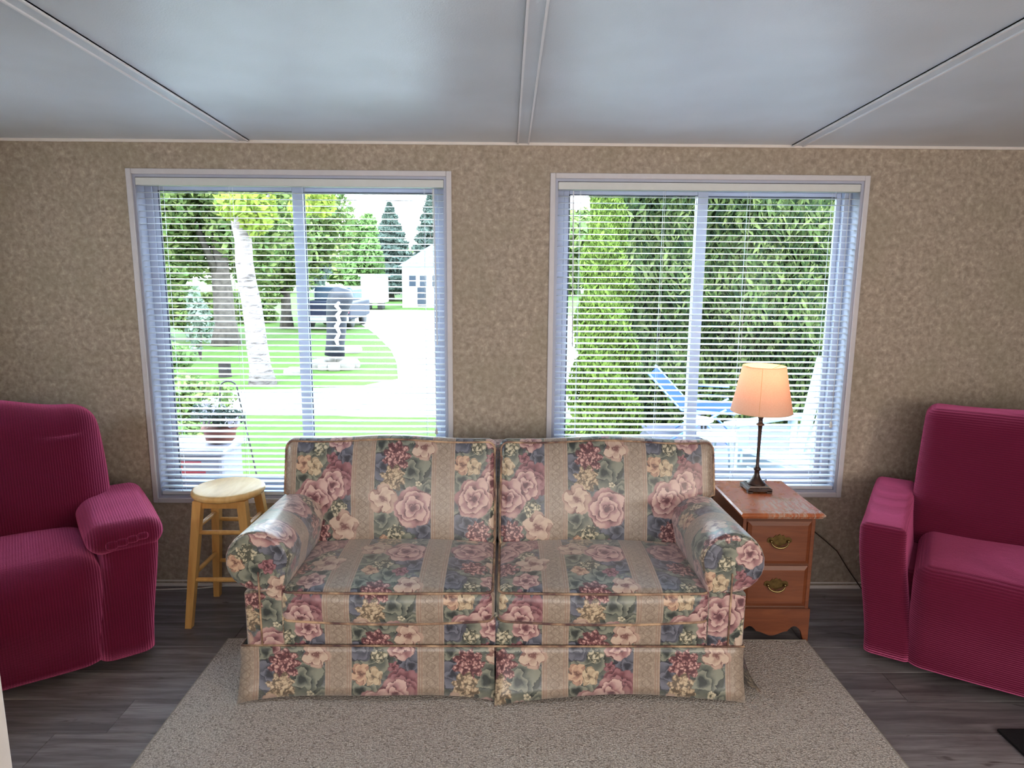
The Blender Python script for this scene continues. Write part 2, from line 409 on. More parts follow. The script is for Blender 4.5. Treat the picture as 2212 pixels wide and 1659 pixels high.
WHT = ((212, 200, 168), (182, 170, 134), (80, 82, 70)); RED = ((158, 92, 100), (118, 48, 62), (74, 26, 40)); PEA = ((204, 162, 122), (176, 124, 92), (112, 66, 50))
def bu(px): return (px-775)*.00202
def au(px): return .435+(px-665)*.00217
def vv_(py): return (1180-py)*.00192
# (u, v, radius, petals, rot, rings, cluster, palette, over stripe)
FLOW = [
 (bu(835), vv_(955), .06, 3, .4, 2.4, 0, SAGE, 0), (bu(900), vv_(1010), .07, 4, 1.1, 2.4, 0, SAGE, 0), (bu(840), vv_(1110), .065, 3, 2, 2.4, 0, SAGE, 0), (bu(925), vv_(1135), .06, 4, .2, 2.4, 0, BLUE, 0),
 (bu(840), vv_(1000), .05, 3, 1.5, 2.4, 0, BLUE, 0), (bu(885), vv_(1175), .06, 5, .2, 2.4, 0, SAGE, 0), (bu(935), vv_(1050), .045, 3, .9, 2.4, 0, SAGE, 0),
 (au(700), vv_(965), .07, 4, .9, 2.4, 0, SAGE, 0), (au(680), vv_(1030), .06, 3, .1, 2.4, 0, SAGE, 0), (au(735), vv_(1110), .07, 4, 1.9, 2.4, 0, SAGE, 0), (au(690), vv_(1120), .055, 3, .9, 2.4, 0, BLUE, 0),
 (au(760), vv_(1165), .06, 3, .4, 2.4, 0, SAGE, 0), (au(765), vv_(985), .05, 3, 2.4, 2.4, 0, BLUE, 0), (au(675), vv_(945), .05, 5, 1, 2.4, 0, BLUE, 0),
 (bu(905), vv_(1168), .026, 6, 0, 2, 0, RED, 0), (bu(848), vv_(1160), .03, 5, .4, 1, 0, PEA, 0),
 (bu(868), vv_(980), .052, 9, 0, 1, 1, CARN, 0), (bu(862), vv_(1024), .046, 8, .3, 1, 1, YEL, 0),
 (bu(905), vv_(1086), .074, 5, .7, 3.2, 0, PINK, 0), (bu(868), vv_(1142), .032, 7, 0, 1, 1, WHT, 0), (bu(915), vv_(1035), .012, 5, 0, 1, 0, WHT, 0),
 (bu(926), vv_(962), .046, 5, .2, 1.3, 0, CREAM, 1), (bu(842), vv_(1068), .054, 5, 1.0, 1.4, 0, CREAM, 1),
 (au(748), vv_(945), .046, 6, .5, 2, 0, PINK, 0), (au(735), vv_(985), .02, 5, 0, 1, 0, RED, 0), (au(710), vv_(964), .026, 7, 0, 1, 1, WHT, 0),
 (au(680), vv_(998), .034, 5, .3, 1.2, 0, PEA, 0), (au(702), vv_(1003), .03, 5, 1.0, 1.2, 0, YEL, 0),
 (au(752), vv_(1028), .066, 10, .2, 3.0, 0, RED, 0), (au(738), vv_(1040), .058, 7, .6, 2.4, 0, PINK, 0),
 (au(703), vv_(1070), .070, 6, .1, 3.0, 0, PINK, 0), (au(752), vv_(1092), .032, 7, .4, 1, 1, WHT, 0),
 (au(712), vv_(1143), .046, 9, .2, 1, 1, CARN, 0), (au(762), vv_(1128), .056, 5, .9, 1.2, 0, CREAM, 1),
]
m_floral, t, b = new_mat('floral_upholstery', rough=.33, spec=.75)
uv = t.n('ShaderNodeUVMap').outputs[0]
nz = t.noise(uv, 34, 4, .6); dv = t.v('SUBTRACT', nz.outputs[1], (.5, .5, .5))
scl = t.n('ShaderNodeVectorMath', operation='SCALE'); t.put(scl.inputs[0], dv); scl.inputs['Scale'].default_value = .030
wuv = t.v('ADD', uv, scl.outputs[0])
tile = t.v('WRAP', uv, (TU, TV, 1), (0, 0, 0)); 
wt_ = t.v('WRAP', wuv, (TU, TV, 1), (0, 0, 0))
# leaves background
lv = t.vor(t.map(wt_, (1, .7, 1), (0, 0, .6)), 21); ls = t.n('ShaderNodeSeparateColor'); t.put(ls.inputs[0], lv.outputs['Color'])
leaf = t.ramp(ls.outputs[0], [(0, lin((104, 112, 108))), (.22, lin((142, 146, 128))), (.42, lin((106, 108, 122))), (.6, lin((126, 134, 120))), (.78, lin((92, 92, 108))), (.9, lin((156, 158, 140)))], 'CONSTANT')
leaf = t.mix(t.mr(lv.outputs[0], .25, .95, 0, .85), leaf, lin((54, 60, 60)))
lv2 = t.vor(t.map(wt_, (.6, 1, 1), (0, 0, -.5)), 30, 'DISTANCE_TO_EDGE')
leaf = t.mix(t.mr(lv2.outputs[0], 0, .07, .5, 0), leaf, lin((60, 66, 62)))
nb = t.noise(wt_, 34, 4, .7)
leaf = t.mix(t.mr(nb.outputs[0], .5, .72, 0, .6), leaf, lin((168, 168, 150)))
leaf = t.mix(t.mr(t.noise(wt_, 9, 2).outputs[0], .52, .68, 0, .6), leaf, lin((96, 98, 122)))
cv = t.vor(wt_, 75)
def flowers(col, over):
    for (fu, fv, R_, N_, rot, K, cl, pal, ov) in FLOW:
        if ov != over: continue
        g = t.n('ShaderNodeGroup'); g.node_tree = FG
        t.put(g.inputs['UV'], wt_); g.inputs['Center'].default_value = (fu, fv, 0); R_ = R_*(1.2 if pal not in (SAGE, BLUE) else 1.25)
        for k, v_ in (('R', R_), ('N', N_), ('Rot', rot), ('K', K), ('Cluster', cl)): g.inputs[k].default_value = v_
        t.put(g.inputs['Vor'], cv.outputs[0])
        for k, v_ in zip(('Light', 'Mid', 'Dark'), pal): g.inputs[k].default_value = lin(v_)
        t.put(g.inputs['Prev'], col); col = g.outputs[0]
    return col
col = flowers(leaf, 0)
# stripes
su = t.n('ShaderNodeSeparateXYZ'); t.put(su.inputs[0], uv)
um = t.m('WRAP', su.outputs[0], TU/2, 0)            # 0 .. .337
ins = t.m('LESS_THAN', um, .098)
edge = t.m('MINIMUM', um, t.m('SUBTRACT', .098, um))
beige = t.ramp(t.noise(uv, 60, 4, .7).outputs[0], [(.35, lin((150, 128, 108))), (.65, lin((178, 155, 132)))])
cu = t.m('SUBTRACT', um, .049)
wav = t.m('MULTIPLY', t.m('SINE', t.m('MULTIPLY', su.outputs[1], 105)), .016)
vine = t.m('MINIMUM', t.m('ABSOLUTE', t.m('SUBTRACT', cu, wav)), t.m('ABSOLUTE', t.m('ADD', cu, wav)))
beige = t.mix(t.mr(vine, .0008, .0035, .6, 0), beige, lin((122, 98, 80)))
orn = t.vor(t.map(uv, (1, 1, 1)), 95, 'DISTANCE_TO_EDGE')
beige = t.mix(t.m('MULTIPLY', t.mr(orn.outputs[0], .02, .12, .42, 0), t.m('GREATER_THAN', edge, .02)), beige, lin((122, 100, 82)))
ln = t.m('ABSOLUTE', t.m('SUBTRACT', edge, .0165)); ln2 = t.m('ABSOLUTE', t.m('SUBTRACT', edge, .0075))
beige = t.mix(t.mr(t.m('MINIMUM', ln, ln2), .0008, .0022, .75, 0), beige, lin((150, 104, 80)))
beige = t.mix(t.mr(edge, .003, .006, .3, 0), beige, lin((180, 142, 114)))
col = t.mix(ins, col, beige)
col = flowers(col, 1)
nn = t.noise(uv, 420, 2)
col = t.mix(.10, col, nn.outputs[1], 'OVERLAY')
hs = t.n('ShaderNodeHueSaturation'); hs.inputs['Saturation'].default_value = .78; hs.inputs['Value'].default_value = 1.05; t.put(hs.inputs['Color'], col); col = hs.outputs[0]
t.put(b.inputs['Base Color'], col); t.put(b.inputs['Normal'], t.bump(nn.outputs[0], .12, .001))
b.inputs['Sheen Weight'].default_value = .55; b.inputs['Sheen Roughness'].default_value = .4
m_welt, t, b = new_mat('floral_welt', rough=.6, spec=.3)
nz = t.noise(t.coord('Object'), 14, 3, .6)
t.put(b.inputs['Base Color'], t.ramp(nz.outputs[0], [(.35, lin((96, 70, 70))), (.5, lin((150, 120, 100))), (.65, lin((205, 172, 140)))]))

# ================================================================== ROOM
LX, RX, RY = -2.75, 2.75, -2.5
CZ = 2.13; SLOPE = math.tan(math.radians(2.7))
def cz(y): return CZ+(WALL_Y-y)*SLOPE
W1 = (-1.692, -.277, .46, 1.982); W2 = (.218, 1.622, .503, 1.978)
mb = MB()
def wall_seg(x0, x1, z0, z1): mb.box(x0, x1, WALL_Y, WALL_Y+.13, z0, z1)
wall_seg(LX-.1, W1[0], -.1, 2.3); wall_seg(W1[1], W2[0], -.1, 2.3); wall_seg(W2[1], RX+.1, -.1, 2.3)
wall_seg(W1[0], W1[1], -.1, W1[2]); wall_seg(W1[0], W1[1], W1[3], 2.3); wall_seg(W2[0], W2[1], -.1, W2[2]); wall_seg(W2[0], W2[1], W2[3], 2.3)
struct('wall_back', mb, m_wall)
mb = MB(); SW = (1.75, 2.25, 1.25, 1.68)      # added unseen side opening in the left wall, sized for the fill it admits
mb.box(LX-.1, LX, RY-.1, SW[0], -.1, 2.6).box(LX-.1, LX, SW[1], WALL_Y, -.1, 2.6).box(LX-.1, LX, SW[0], SW[1], -.1, SW[2]).box(LX-.1, LX, SW[0], SW[1], SW[3], 2.6)
struct('wall_left', mb, m_wall)
struct('wall_right', MB().box(RX, RX+.1, RY-.1, WALL_Y, -.1, 2.6), m_wall)
struct('wall_front', MB().box(LX-.1, RX+.1, RY-.1, RY, -.1, 2.6), m_wall)
V = [(x, y, cz(y)+h) for h in (0, .2) for y in (RY-.1, WALL_Y+.3) for x in (LX-.1, RX+.1)]
cme = MB().add(V, [(0, 2, 3, 1), (4, 5, 7, 6), (0, 1, 5, 4), (2, 6, 7, 3), (0, 4, 6, 2), (1, 3, 7, 5)])
struct('ceiling', cme, m_ceil)
def batten(x, part, hw=.027):
    m_ = MB(); y0, y1 = RY, WALL_Y-.002
    def strip(a, b_, th_):
        V = [(xx, y, cz(y)-h) for h in (-.004, th_) for y in (y0, y1) for xx in (a, b_)]
        m_.add(V, [(0, 1, 3, 2), (4, 6, 7, 5), (0, 4, 5, 1), (2, 3, 7, 6), (0, 2, 6, 4), (1, 5, 7, 3)])
    if part == 0: strip(x-hw, x+hw, .004)
    elif part < 0: strip(x-hw, x-hw+.007, .009)
    else: strip(x+hw-.007, x+hw, .009)
    return m_
for i, x in enumerate((-1.178, .069, 1.302)):
    o = struct('trim_%d' % (i+1), batten(x, 0), m_ceil)
    for p_ in (-1, 1): batten(x, p_).build('bead', m_batten, o)
struct('trim_4', MB().box(LX, RX, WALL_Y-.012, WALL_Y, CZ-.012, CZ+.012, .004), m_trim)
fl = struct('floor', MB().box(LX-.1, RX+.1, RY-.1, WALL_Y+.05, -.1, -.004), m_subfloor)
PW, PL = .18, 1.22
k = 0; y = WALL_Y
while y > .35:
    y0 = max(y-PW, .3); x = LX-[0, .42, .85, .2, .63, 1.05][k % 6]
    while x < RX:
        a, b2 = max(x, LX), min(x+PL, RX)
        if b2-a > .03:
            MB().box(a+.0008, b2-.0008, y0+.0008, y-.0008, -.006, 0, .0015).build('plank', m_plank, fl)
        x += PL
    y -= PW; k += 1
MB().box(LX, RX, RY, y, -.006, 0).build('plank', m_plank, fl)
# baseboard: low wood strip with quarter round
struct('baseboard_back', MB().box(LX, RX, WALL_Y-.010, WALL_Y, .0, .018, .003).box(LX, RX, WALL_Y-.006, WALL_Y, .026, .034, .002), m_trim)
# partition end with white casing, near left
pt = struct('wall_partition', MB().box(LX, -1.125, 1.2, 1.29, 0, cz(1.3)), simple('tan_panel', (172, 132, 84), .6, .3, scale=6))
struct('trim_5', MB().box(-1.135, -1.060, 1.19, 1.30, 0, cz(1.3), .006), m_trim)

# ------------------------------------------------------------------ windows
def window(idx, Wd, mull, blade):
    x0, x1, z0, z1 = Wd
    # jamb liner = structure root, casing / sashes / panes as parts
    ja = MB(); ya, yb = WALL_Y+.0, WALL_Y+.125; tk = .012
    ja.box(x0, x0+tk, ya, yb, z0, z1); ja.box(x1-tk, x1, ya, yb, z0, z1); ja.box(x0+tk, x1-tk, ya, yb, z0, z0+tk); ja.box(x0+tk, x1-tk, ya, yb, z1-tk, z1)
    root = struct('window_%d' % idx, ja, m_vinyl)
    c = MB(); w_ = .024
    c.box(x0-w_, x0, WALL_Y-.010, WALL_Y+.004, z0-w_, z1+w_, .003); c.box(x1, x1+w_, WALL_Y-.010, WALL_Y+.004, z0-w_, z1+w_, .003)
    c.box(x0, x1, WALL_Y-.010, WALL_Y+.004, z1, z1+w_, .003); c.box(x0, x1, WALL_Y-.010, WALL_Y+.004, z0-w_, z0, .003)
    c.build('window_casing', m_casing, root)
    fr_ = MB(); fy0, fy1 = WALL_Y+.075, WALL_Y+.125; fw = .035
    fr_.box(x0+tk, x0+tk+fw, fy0, fy1, z0+tk, z1-tk, .003); fr_.box(x1-tk-fw, x1-tk, fy0, fy1, z0+tk, z1-tk, .003)
    fr_.box(x0+tk+fw, x1-tk-fw, fy0, fy1, z0+tk, z0+tk+.04, .003); fr_.box(x0+tk+fw, x1-tk-fw, fy0, fy1, z1-tk-.03, z1-tk, .003)
    fr_.build('window_frame', m_vinyl, root)
    gx0, gx1, gz0, gz1 = x0+tk+fw, x1-tk-fw, z0+tk+.04, z1-tk-.03
    for s, (a, b_, yy) in enumerate(((gx0, mull+.026, fy0+.006), (mull-.026, gx1, fy0+.026))):
        sw = .024
        sm = MB(); yy1 = yy+.018
        e0 = sw if s == 0 else .05; e1 = .05 if s == 0 else sw
        sm.box(a, a+e0, yy, yy1, gz0, gz1, .003); sm.box(b_-e1, b_, yy, yy1, gz0, gz1, .003)
        sm.box(a+e0, b_-e1, yy, yy1, gz0, gz0+.028, .003); sm.box(a+e0, b_-e1, yy, yy1, gz1-.02, gz1, .003)
        sa = sm.build('sash', m_vinyl, root)
        g = MB(); g.box(a+e0-.002, b_-e1+.002, yy+.006, yy+.0085, gz0+.024, gz1-.016)
        g.build('pane', m_glass, sa)
        q = MB(); gy = yy+.001
        q.box(a+e0, a+e0+.005, gy-.002, gy+.004, gz0+.028, gz1-.02); q.box(a+e0, b_-e1, gy-.002, gy+.004, gz1-.024, gz1-.020)
        q.build('gasket', m_sash_dark, sa)
    return root
window(1, W1, -.978, 0); window(2, W2, .914, 0)

def blind(Wd, label, cords, wand):
    x0, x1, z0, z1 = Wd; x0 += .013; x1 -= .013; zt = z1-.014
    yc = WALL_Y+.022
    root = thing('window_blind', label, 'window blind', ((x0+x1)/2, yc, z0+.016), group=None)
    MB().box(x0, x1, yc-.024, yc+.022, zt-.034, zt, .003).build('head_rail', m_rail, root)
    zb = z0+.030
    MB().box(x0+.002, x1-.002, yc-.016, yc+.016, z0+.013, zb, .003).build('bottom_rail', m_blind, root)
    top = zt-.052; n = round((top-zb)/.0282); pitch = (top-zb-.006)/n
    V = []; Fc = []; ns_ = 4; hw = .0175; og = org_of(root)
    for e, xx in enumerate((x0+.003, x1-.003)):
        for side in (0, 1):
            for i in range(ns_+1):
                s_ = -1+2*i/ns_; V.append((xx-og.x, s_*hw, .0030*(1-s_*s_)-side*.0009+s_*.0012))
    m1 = ns_+1
    for i in range(ns_):
        Fc += [(i, i+1, 2*m1+i+1, 2*m1+i)[::-1], (m1+i, 3*m1+i, 3*m1+i+1, m1+i+1)[::-1]]
    Fc += [(0, 2*m1, 3*m1, m1), (ns_, m1+ns_, 3*m1+ns_, 2*m1+ns_)]
    me = bpy.data.meshes.new('slat'); me.from_pydata(V, [], Fc); me.materials.append(m_blind); me.update()
    rs = random.Random(len(label))
    for i in range(n):
        o = bpy.data.objects.new('slat', me); C.objects.link(o); o.parent = root
        o.location = (0, rs.uniform(-.001, .001), zb+.008+pitch*(i+.5)-og.z)
        o.rotation_euler = (math.radians(rs.uniform(-1.2, 1.2)), math.radians(rs.uniform(-.04, .04)), 0)
    for cx in cords:
        c = MB()
        for yy in (-.0185, .0185): c.tube([(cx, yc+yy, zb), (cx, yc+yy, zt-.03)], .0009, 5)
        c.build('ladder_cord', m_blind, root)
    MB().tube([(wand, yc-.026, zt-.04), (wand+.01, yc-.03, zt-.75)], .0032, 6).build('wand', m_blind, root)
    c = MB(); cx = x1-.05
    c.tube([(cx, yc-.026, zt-.04), (cx+.006, yc-.028, z0+.36)], .0012, 5); c.lathe([(.001, .0), (.006, -.01), (.007, -.03), (.003, -.034)], (cx+.006, yc-.028, z0+.36), 8)
    c.build('pull_cord', m_wire, root)
blind(W1, 'raised-height white horizontal slat blind in the left window, open slats'.replace('raised-height ', ''), (-1.575, -1.26, -.93, -.38), -.335)
blind(W2, 'white horizontal slat blind in the right window behind the lit lamp', (.335, .72, 1.11, 1.50), .30)

# ------------------------------------------------------------------ rug + mats
rg = thing('area_rug', 'large beige speckled berber rug with bound edge under the sofa', 'rug', (.057, 1.8, 0))
RG = (-1.178, 1.293, .75, 2.648)
MB().box(RG[0], RG[1], RG[2], RG[3], .001, .011, .003).build('pile', m_rug, rg)
bd = MB()
bd.tube([(RG[0], RG[2], .007), (RG[0], RG[3], .007), (RG[1], RG[3], .007), (RG[1], RG[2], .007)], .0055, 6, closed=True)
bd.build('binding', m_rugedge, rg)
dm = MB().box(1.712, 2.5, 1.3, 2.085, .001, .012, .003).build('door_mat', simple('black_rubber_mat', (24, 24, 27), .8, .3, scale=200, bump=.4)); tag(dm, 'corner of a black mat on the plank floor, lower right', 'mat')

# ------------------------------------------------------------------ SOFA
SY = 2.26
sofa = thing('sofa', 'two-seat skirted sofa in floral and beige striped fabric', 'sofa', (-.035, 2.65, .011))
SX0, SX1 = -.95, .87; AI0, AI1 = -.80, .735; MID = -.034
def fuv(offu, zt, yf, offv=0):
    def fn(p, n):
        ax, ay, az = abs(n.x), abs(n.y), abs(n.z)
        if az >= ax and az >= ay: return (p[0]+offu, zt+(p[1]-yf)+offv)
        if ax > ay: return (p[1]+offu+.2, p[2]+offv)
        return (p[0]+offu, p[2]+offv)
    return fn
# base / front rail
bs = MB().add(*soft_box(SX0+.03, SX1-.03, SY+.03, 3.0, .10, .33, .01, 4, 2))
bs.build('base', m_floral, sofa, True, fuv(.656+TU/2, .31, SY, -.04))
for a_, b2_, o_ in ((AI0-.08, MID, .656), (MID, AI1+.08, -.136)):
    MB().add(*soft_box(a_, b2_, SY+.004, SY+.06, .20, .312, .006, 8, 2)).build('front_rail', m_floral, sofa, True, lambda p, n, o_=o_: (p[0]+o_, p[2]+.17))
# seat cushions
def seat(x0, x1, off):
    B = (x0, x1, SY-.012, 2.80, .305, .43); bl = (.004, .012, .030)
    def fn(x, y, z):
        s_ = (x-x0)/(x1-x0)
        z -= .012*math.sin(PI*min(1, max(0, s_)))*(y < 2.5)*(1 if z < .36 else .35)*max(0, (2.5-y)/.25)
        return (x, y, z)
    m_ = MB().add(*soft_box(*B, .035, 12, 4, bl, fn))
    c = m_.build('seat_cushion', m_floral, sofa, True, fuv(off, .43, SY-.012, -.055))
    p = MB(); p.tube(rim(*B, .035, 2, 1, bl, fn, .003), .0045, 6, closed=True); p.tube(rim(*B, .035, 2, -1, bl, fn, .003), .0045, 6, closed=True)
    p.build('piping', m_welt, c, True)
seat(AI0-.012, MID-.003, .656); seat(MID+.003, AI1+.012, -.136+TU/2*0)
# back cushions (T-shaped: they widen over the arms)
def smooth(a, b_, x):
    t_ = min(1, max(0, (x-a)/(b_-a))); return t_*t_*(3-2*t_)
def backc(x0, x1, side, off):
    B = (x0, x1, 2.70, 2.86, .40, .852); bl = (.0, .035, .008)
    def fn(x, y, z):
        lean = (z-.40)*.26
        narrow = .15*(1-smooth(.585, .625, z))
        s_ = (x-x0)/(x1-x0)
        if side < 0: x = x+narrow*(1-s_)**1 if True else x
        else: x = x-narrow*s_
        return (x, y+lean-.02, z-.006*math.sin(PI*3*s_)*(z > .8)-max(0, y-2.73)*.30*smooth(.6, .85, z))
    if side < 0: fnn = lambda x, y, z: fn(x, y, z)
    m_ = MB().add(*soft_box(*B, .045, 16, 4, bl, fn))
    def uvf(p, n):
        if abs(n.z) > .8 and p[2] > .7: return (p[0]+off, .455+(p[1]-2.8))
        if abs(n.x) > .8: return (p[1]+.02, p[2]-.40)
        return (p[0]+off, p[2]-.40)
    c = m_.build('back_cushion', m_floral, sofa, True, uvf)
    p = MB(); p.tube(rim(*B, .045, 1, -1, bl, fn, .003, n=24), .0045, 6, closed=True)
    p.build('piping', m_welt, c, True)
backc(-.952, MID-.002, -1, .651); backc(MID+.002, .905, 1, -.165)
# back frame
MB().add(*soft_box(-.90, .85, 2.95, 3.07, .12, .79, .03, 6, 3)).build('back_frame', m_floral, sofa, True, fuv(.651, .84, 2.9))
# rolled arms
def arm(side):
    xc = -.885 if side < 0 else .820; zc = .535; R_ = .116
    s = side
    # profile in (outward o, z): inner side up, roll, outer under, outer side
    pr = [(-.085, .10), (-.085, .30), (-.087, .42), (-.100, .47)]
    for i in range(0, 19):
        a = math.radians(172-i*(172+118)/18); pr.append((R_*math.cos(a)-.0, zc+R_*math.sin(a)*.98))
    pr += [(.002+.0, .43), (.052, .405), (.056, .30), (.056, .10)]
    pr[-4] = (-.02, .425)
    pr = pr[:-4]+[(.056, .415), (.056, .30), (.056, .10)]
    arc = [0]
    for i in range(1, len(pr)): arc.append(arc[-1]+math.dist(pr[i], pr[i-1]))
    cx_ = sum(p[0] for p in pr)/len(pr)
    ys = [SY-.004, SY, SY+.006, SY+.018]+[SY+.018+i*(3.04-SY-.018)/10 for i in range(1, 11)]
    ins_ = [.016, .006, .002, 0]+[0]*10
    V = []; UVs = []
    def insetp(i, d):
        a = pr[i-1] if i > 0 else pr[i]; c_ = pr[i+1] if i < len(pr)-1 else pr[i]
        tx, tz = c_[0]-a[0], c_[1]-a[1]; L = math.hypot(tx, tz) or 1
        return (pr[i][0]+tz/L*(-d)*-1*(-1), pr[i][1]-(-tx/L)*d*(-1)*(-1)) if False else (pr[i][0]+(tz/L)*d*1, pr[i][1]-(tx/L)*d*1)
    for j, y in enumerate(ys):
        widen = 1.0
        for i, p in enumerate(pr):
            q = insetp(i, ins_[j])
            drop = 0.035*max(0, (y-SY)/(.8))
            z = q[1]-(drop if q[1] > .35 else 0)
            V.append((xc+s*q[0]*widen, y, z))
    n = len(pr); Fc = []
    for j in range(len(ys)-1):
        for i in range(n):
            i2 = (i+1) % n
            q = (j*n+i, j*n+i2, (j+1)*n+i2, (j+1)*n+i)
            Fc.append(q if s > 0 else q[::-1])
    Fc.append(tuple(range(n))[::-1] if s > 0 else tuple(range(n)))
    Fc.append(tuple((len(ys)-1)*n+i for i in range(n)) if s > 0 else tuple((len(ys)-1)*n+i for i in range(n))[::-1])
    og = org_of(sofa)
    me = bpy.data.meshes.new('arm'); me.from_pydata([(a[0]-og.x, a[1]-og.y, a[2]-og.z) for a in V], [], Fc)
    uvl = me.uv_layers.new(name='UVMap'); me.update()
    for p in me.polygons:
        flat = abs(p.normal.y) > .6
        for li, vi in zip(p.loop_indices, p.vertices):
            i = vi % n; y = V[vi][1]
            if flat: uvl.data[li].uv = (V[vi][0]+(1.11 if s < 0 else -.26), V[vi][2]+(-.02 if s < 0 else -.12))
            else: uvl.data[li].uv = (y-SY+.19, arc[i]*1.0+(.1 if s < 0 else .32))
    me.materials.append(m_floral)
    me.polygons.foreach_set('use_smooth', [len(p.vertices) == 4 for p in me.polygons]); me.update()
    o = bpy.data.objects.new('arm', me); C.objects.link(o); o.parent = sofa
    w_ = MB()
    xs = xc+s*-.004
    w_.tube([(xs, SY-.006, .215), (xs, SY-.007, .36), (xs, SY-.007, .50)], .0035, 6)
    w_.build('piping', m_welt, o, True)
arm(-1); arm(1)
# skirt: front panels with centre and corner slits, side panels
def skirt(x0, x1, off, flare0, flare1):
    nx, nz = 24, 6; V = []; Fc = []
    for side in (0, 1):
        for k in range(nz+1):
            for i in range(nx+1):
                s_ = i/nx; h = k/nz      # h 0 top
                z = .214*(1-h)+(.0135+.020*math.sin(PI*s_)**.6)*h
                y = SY-.004-.022*h*h-.006*h*math.sin(s_*9+x0*3)
                corner = (flare0*(1-s_)**6+flare1*s_**6)
                y -= corner*h*h*.05; x = x0+(x1-x0)*s_+h*h*(.006*s_-.006*(1-s_))
                V.append((x, y+side*.004, z))
    m = (nx+1)*(nz+1)
    for k in range(nz):
        for i in range(nx):
            a = k*(nx+1)+i; q = (a, a+nx+1, a+nx+2, a+1)
            Fc.append(q); Fc.append(tuple(m+t_ for t_ in q[::-1]))
    for i in range(nx):
        a = nz*(nx+1)+i; Fc.append((a, m+a, m+a+1, a+1)); Fc.append((i, i+1, m+i+1, m+i))
    for k in range(nz):
        a = k*(nx+1); Fc.append((a, m+a, m+a+nx+1, a+nx+1)); a += nx; Fc.append((a, a+nx+1, m+a+nx+1, m+a))
    return mesh_obj('skirt_panel', V, Fc, m_floral, sofa, True, lambda p, n: (p[0]+off, p[2]+.24))
skirt(SX0-.012, MID-.004, .656+TU/2, .6, .2); skirt(MID+.004, SX1+.006, -.136+TU/2, .8, .3)
def skirt_side(x, s):
    nx, nz = 10, 5; V = []; Fc = []
    for side in (0, 1):
        for k in range(nz+1):
            for i in range(nx+1):
                s_ = i/nx; h = k/nz; y = SY+.01+(3.0-SY)*s_
                V.append((x+s*(.004+.012*h+h*h*(.075 if s > 0 else .01)*max(0, 1-s_*5)**2)+s*side*-.004, y+h*.01, .214*(1-h)+.014*h))
    m = (nx+1)*(nz+1)
    for k in range(nz):
        for i in range(nx):
            a = k*(nx+1)+i; q = (a, a+nx+1, a+nx+2, a+1); Fc.append(q if s < 0 else q[::-1]); q2 = tuple(m+t_ for t_ in q); Fc.append(q2[::-1] if s < 0 else q2)
    return mesh_obj('skirt_panel', V, Fc, m_floral, sofa, True, lambda p, n: (p[1]-.1, p[2]+.24))
skirt_side(SX0-.004, -1); skirt_side(SX1+.004, 1)
sw_ = MB().tube([(SX0-.006, 2.98, .216), (SX0-.006, SY-.006, .216), (MID, SY-.008, .216), (SX1+.006, SY-.006, .216), (SX1+.006, 2.98, .216)], .0038, 6)
sw_.build('skirt_welt', m_welt, sofa, True)

# ------------------------------------------------------------------ NIGHTSTAND
ns = thing('nightstand', 'maple two-drawer nightstand with scuffed orange-brown top right of the sofa', 'nightstand', (1.147, 2.87, 0))
nx0, nx1, ny0, ny1 = .995, 1.300, 2.665, 3.07
cb = MB().box(nx0, nx1, ny0+.012, ny1, .105, .555, .003)
cb.box(nx0, nx0+.016, ny0, ny0+.014, .105, .555, .002).box(nx1-.016, nx1, ny0, ny0+.014, .105, .555, .002)
cb.build('body', m_maple, ns)
for y0_, y1_, za, zb2 in ((-.001, .016, .535, .562), (.001, .014, .338, .352), (.001, .014, .146, .158)): MB().box(nx0+.014, nx1-.014, ny0+y0_, ny0+y1_, za, zb2, .002).build('front_rail', m_mapledark, ns)
tp = MB()
prof = [(0, 0), (.010, .003), (.014, .010), (.019, .014), (.019, .020), (.012, .026)]
ex0, ex1, ey0, ey1 = nx0-.003, nx1+.003, ny0-.020, ny1
V = []; Fc = []
for (o_, h) in prof:
    V += [(ex0-o_, ey0-o_, .560+h), (ex1+o_, ey0-o_, .560+h), (ex1+o_, ey1, .560+h), (ex0-o_, ey1, .560+h)]
for i in range(len(prof)-1):
    for k in range(4): k2 = (k+1) % 4; Fc.append((i*4+k, i*4+k2, (i+1)*4+k2, (i+1)*4+k))
Fc += [(3, 2, 1, 0), tuple((len(prof)-1)*4+k for k in range(4))]
tp.add(V, Fc); tp.build('top', m_mapletop, ns)
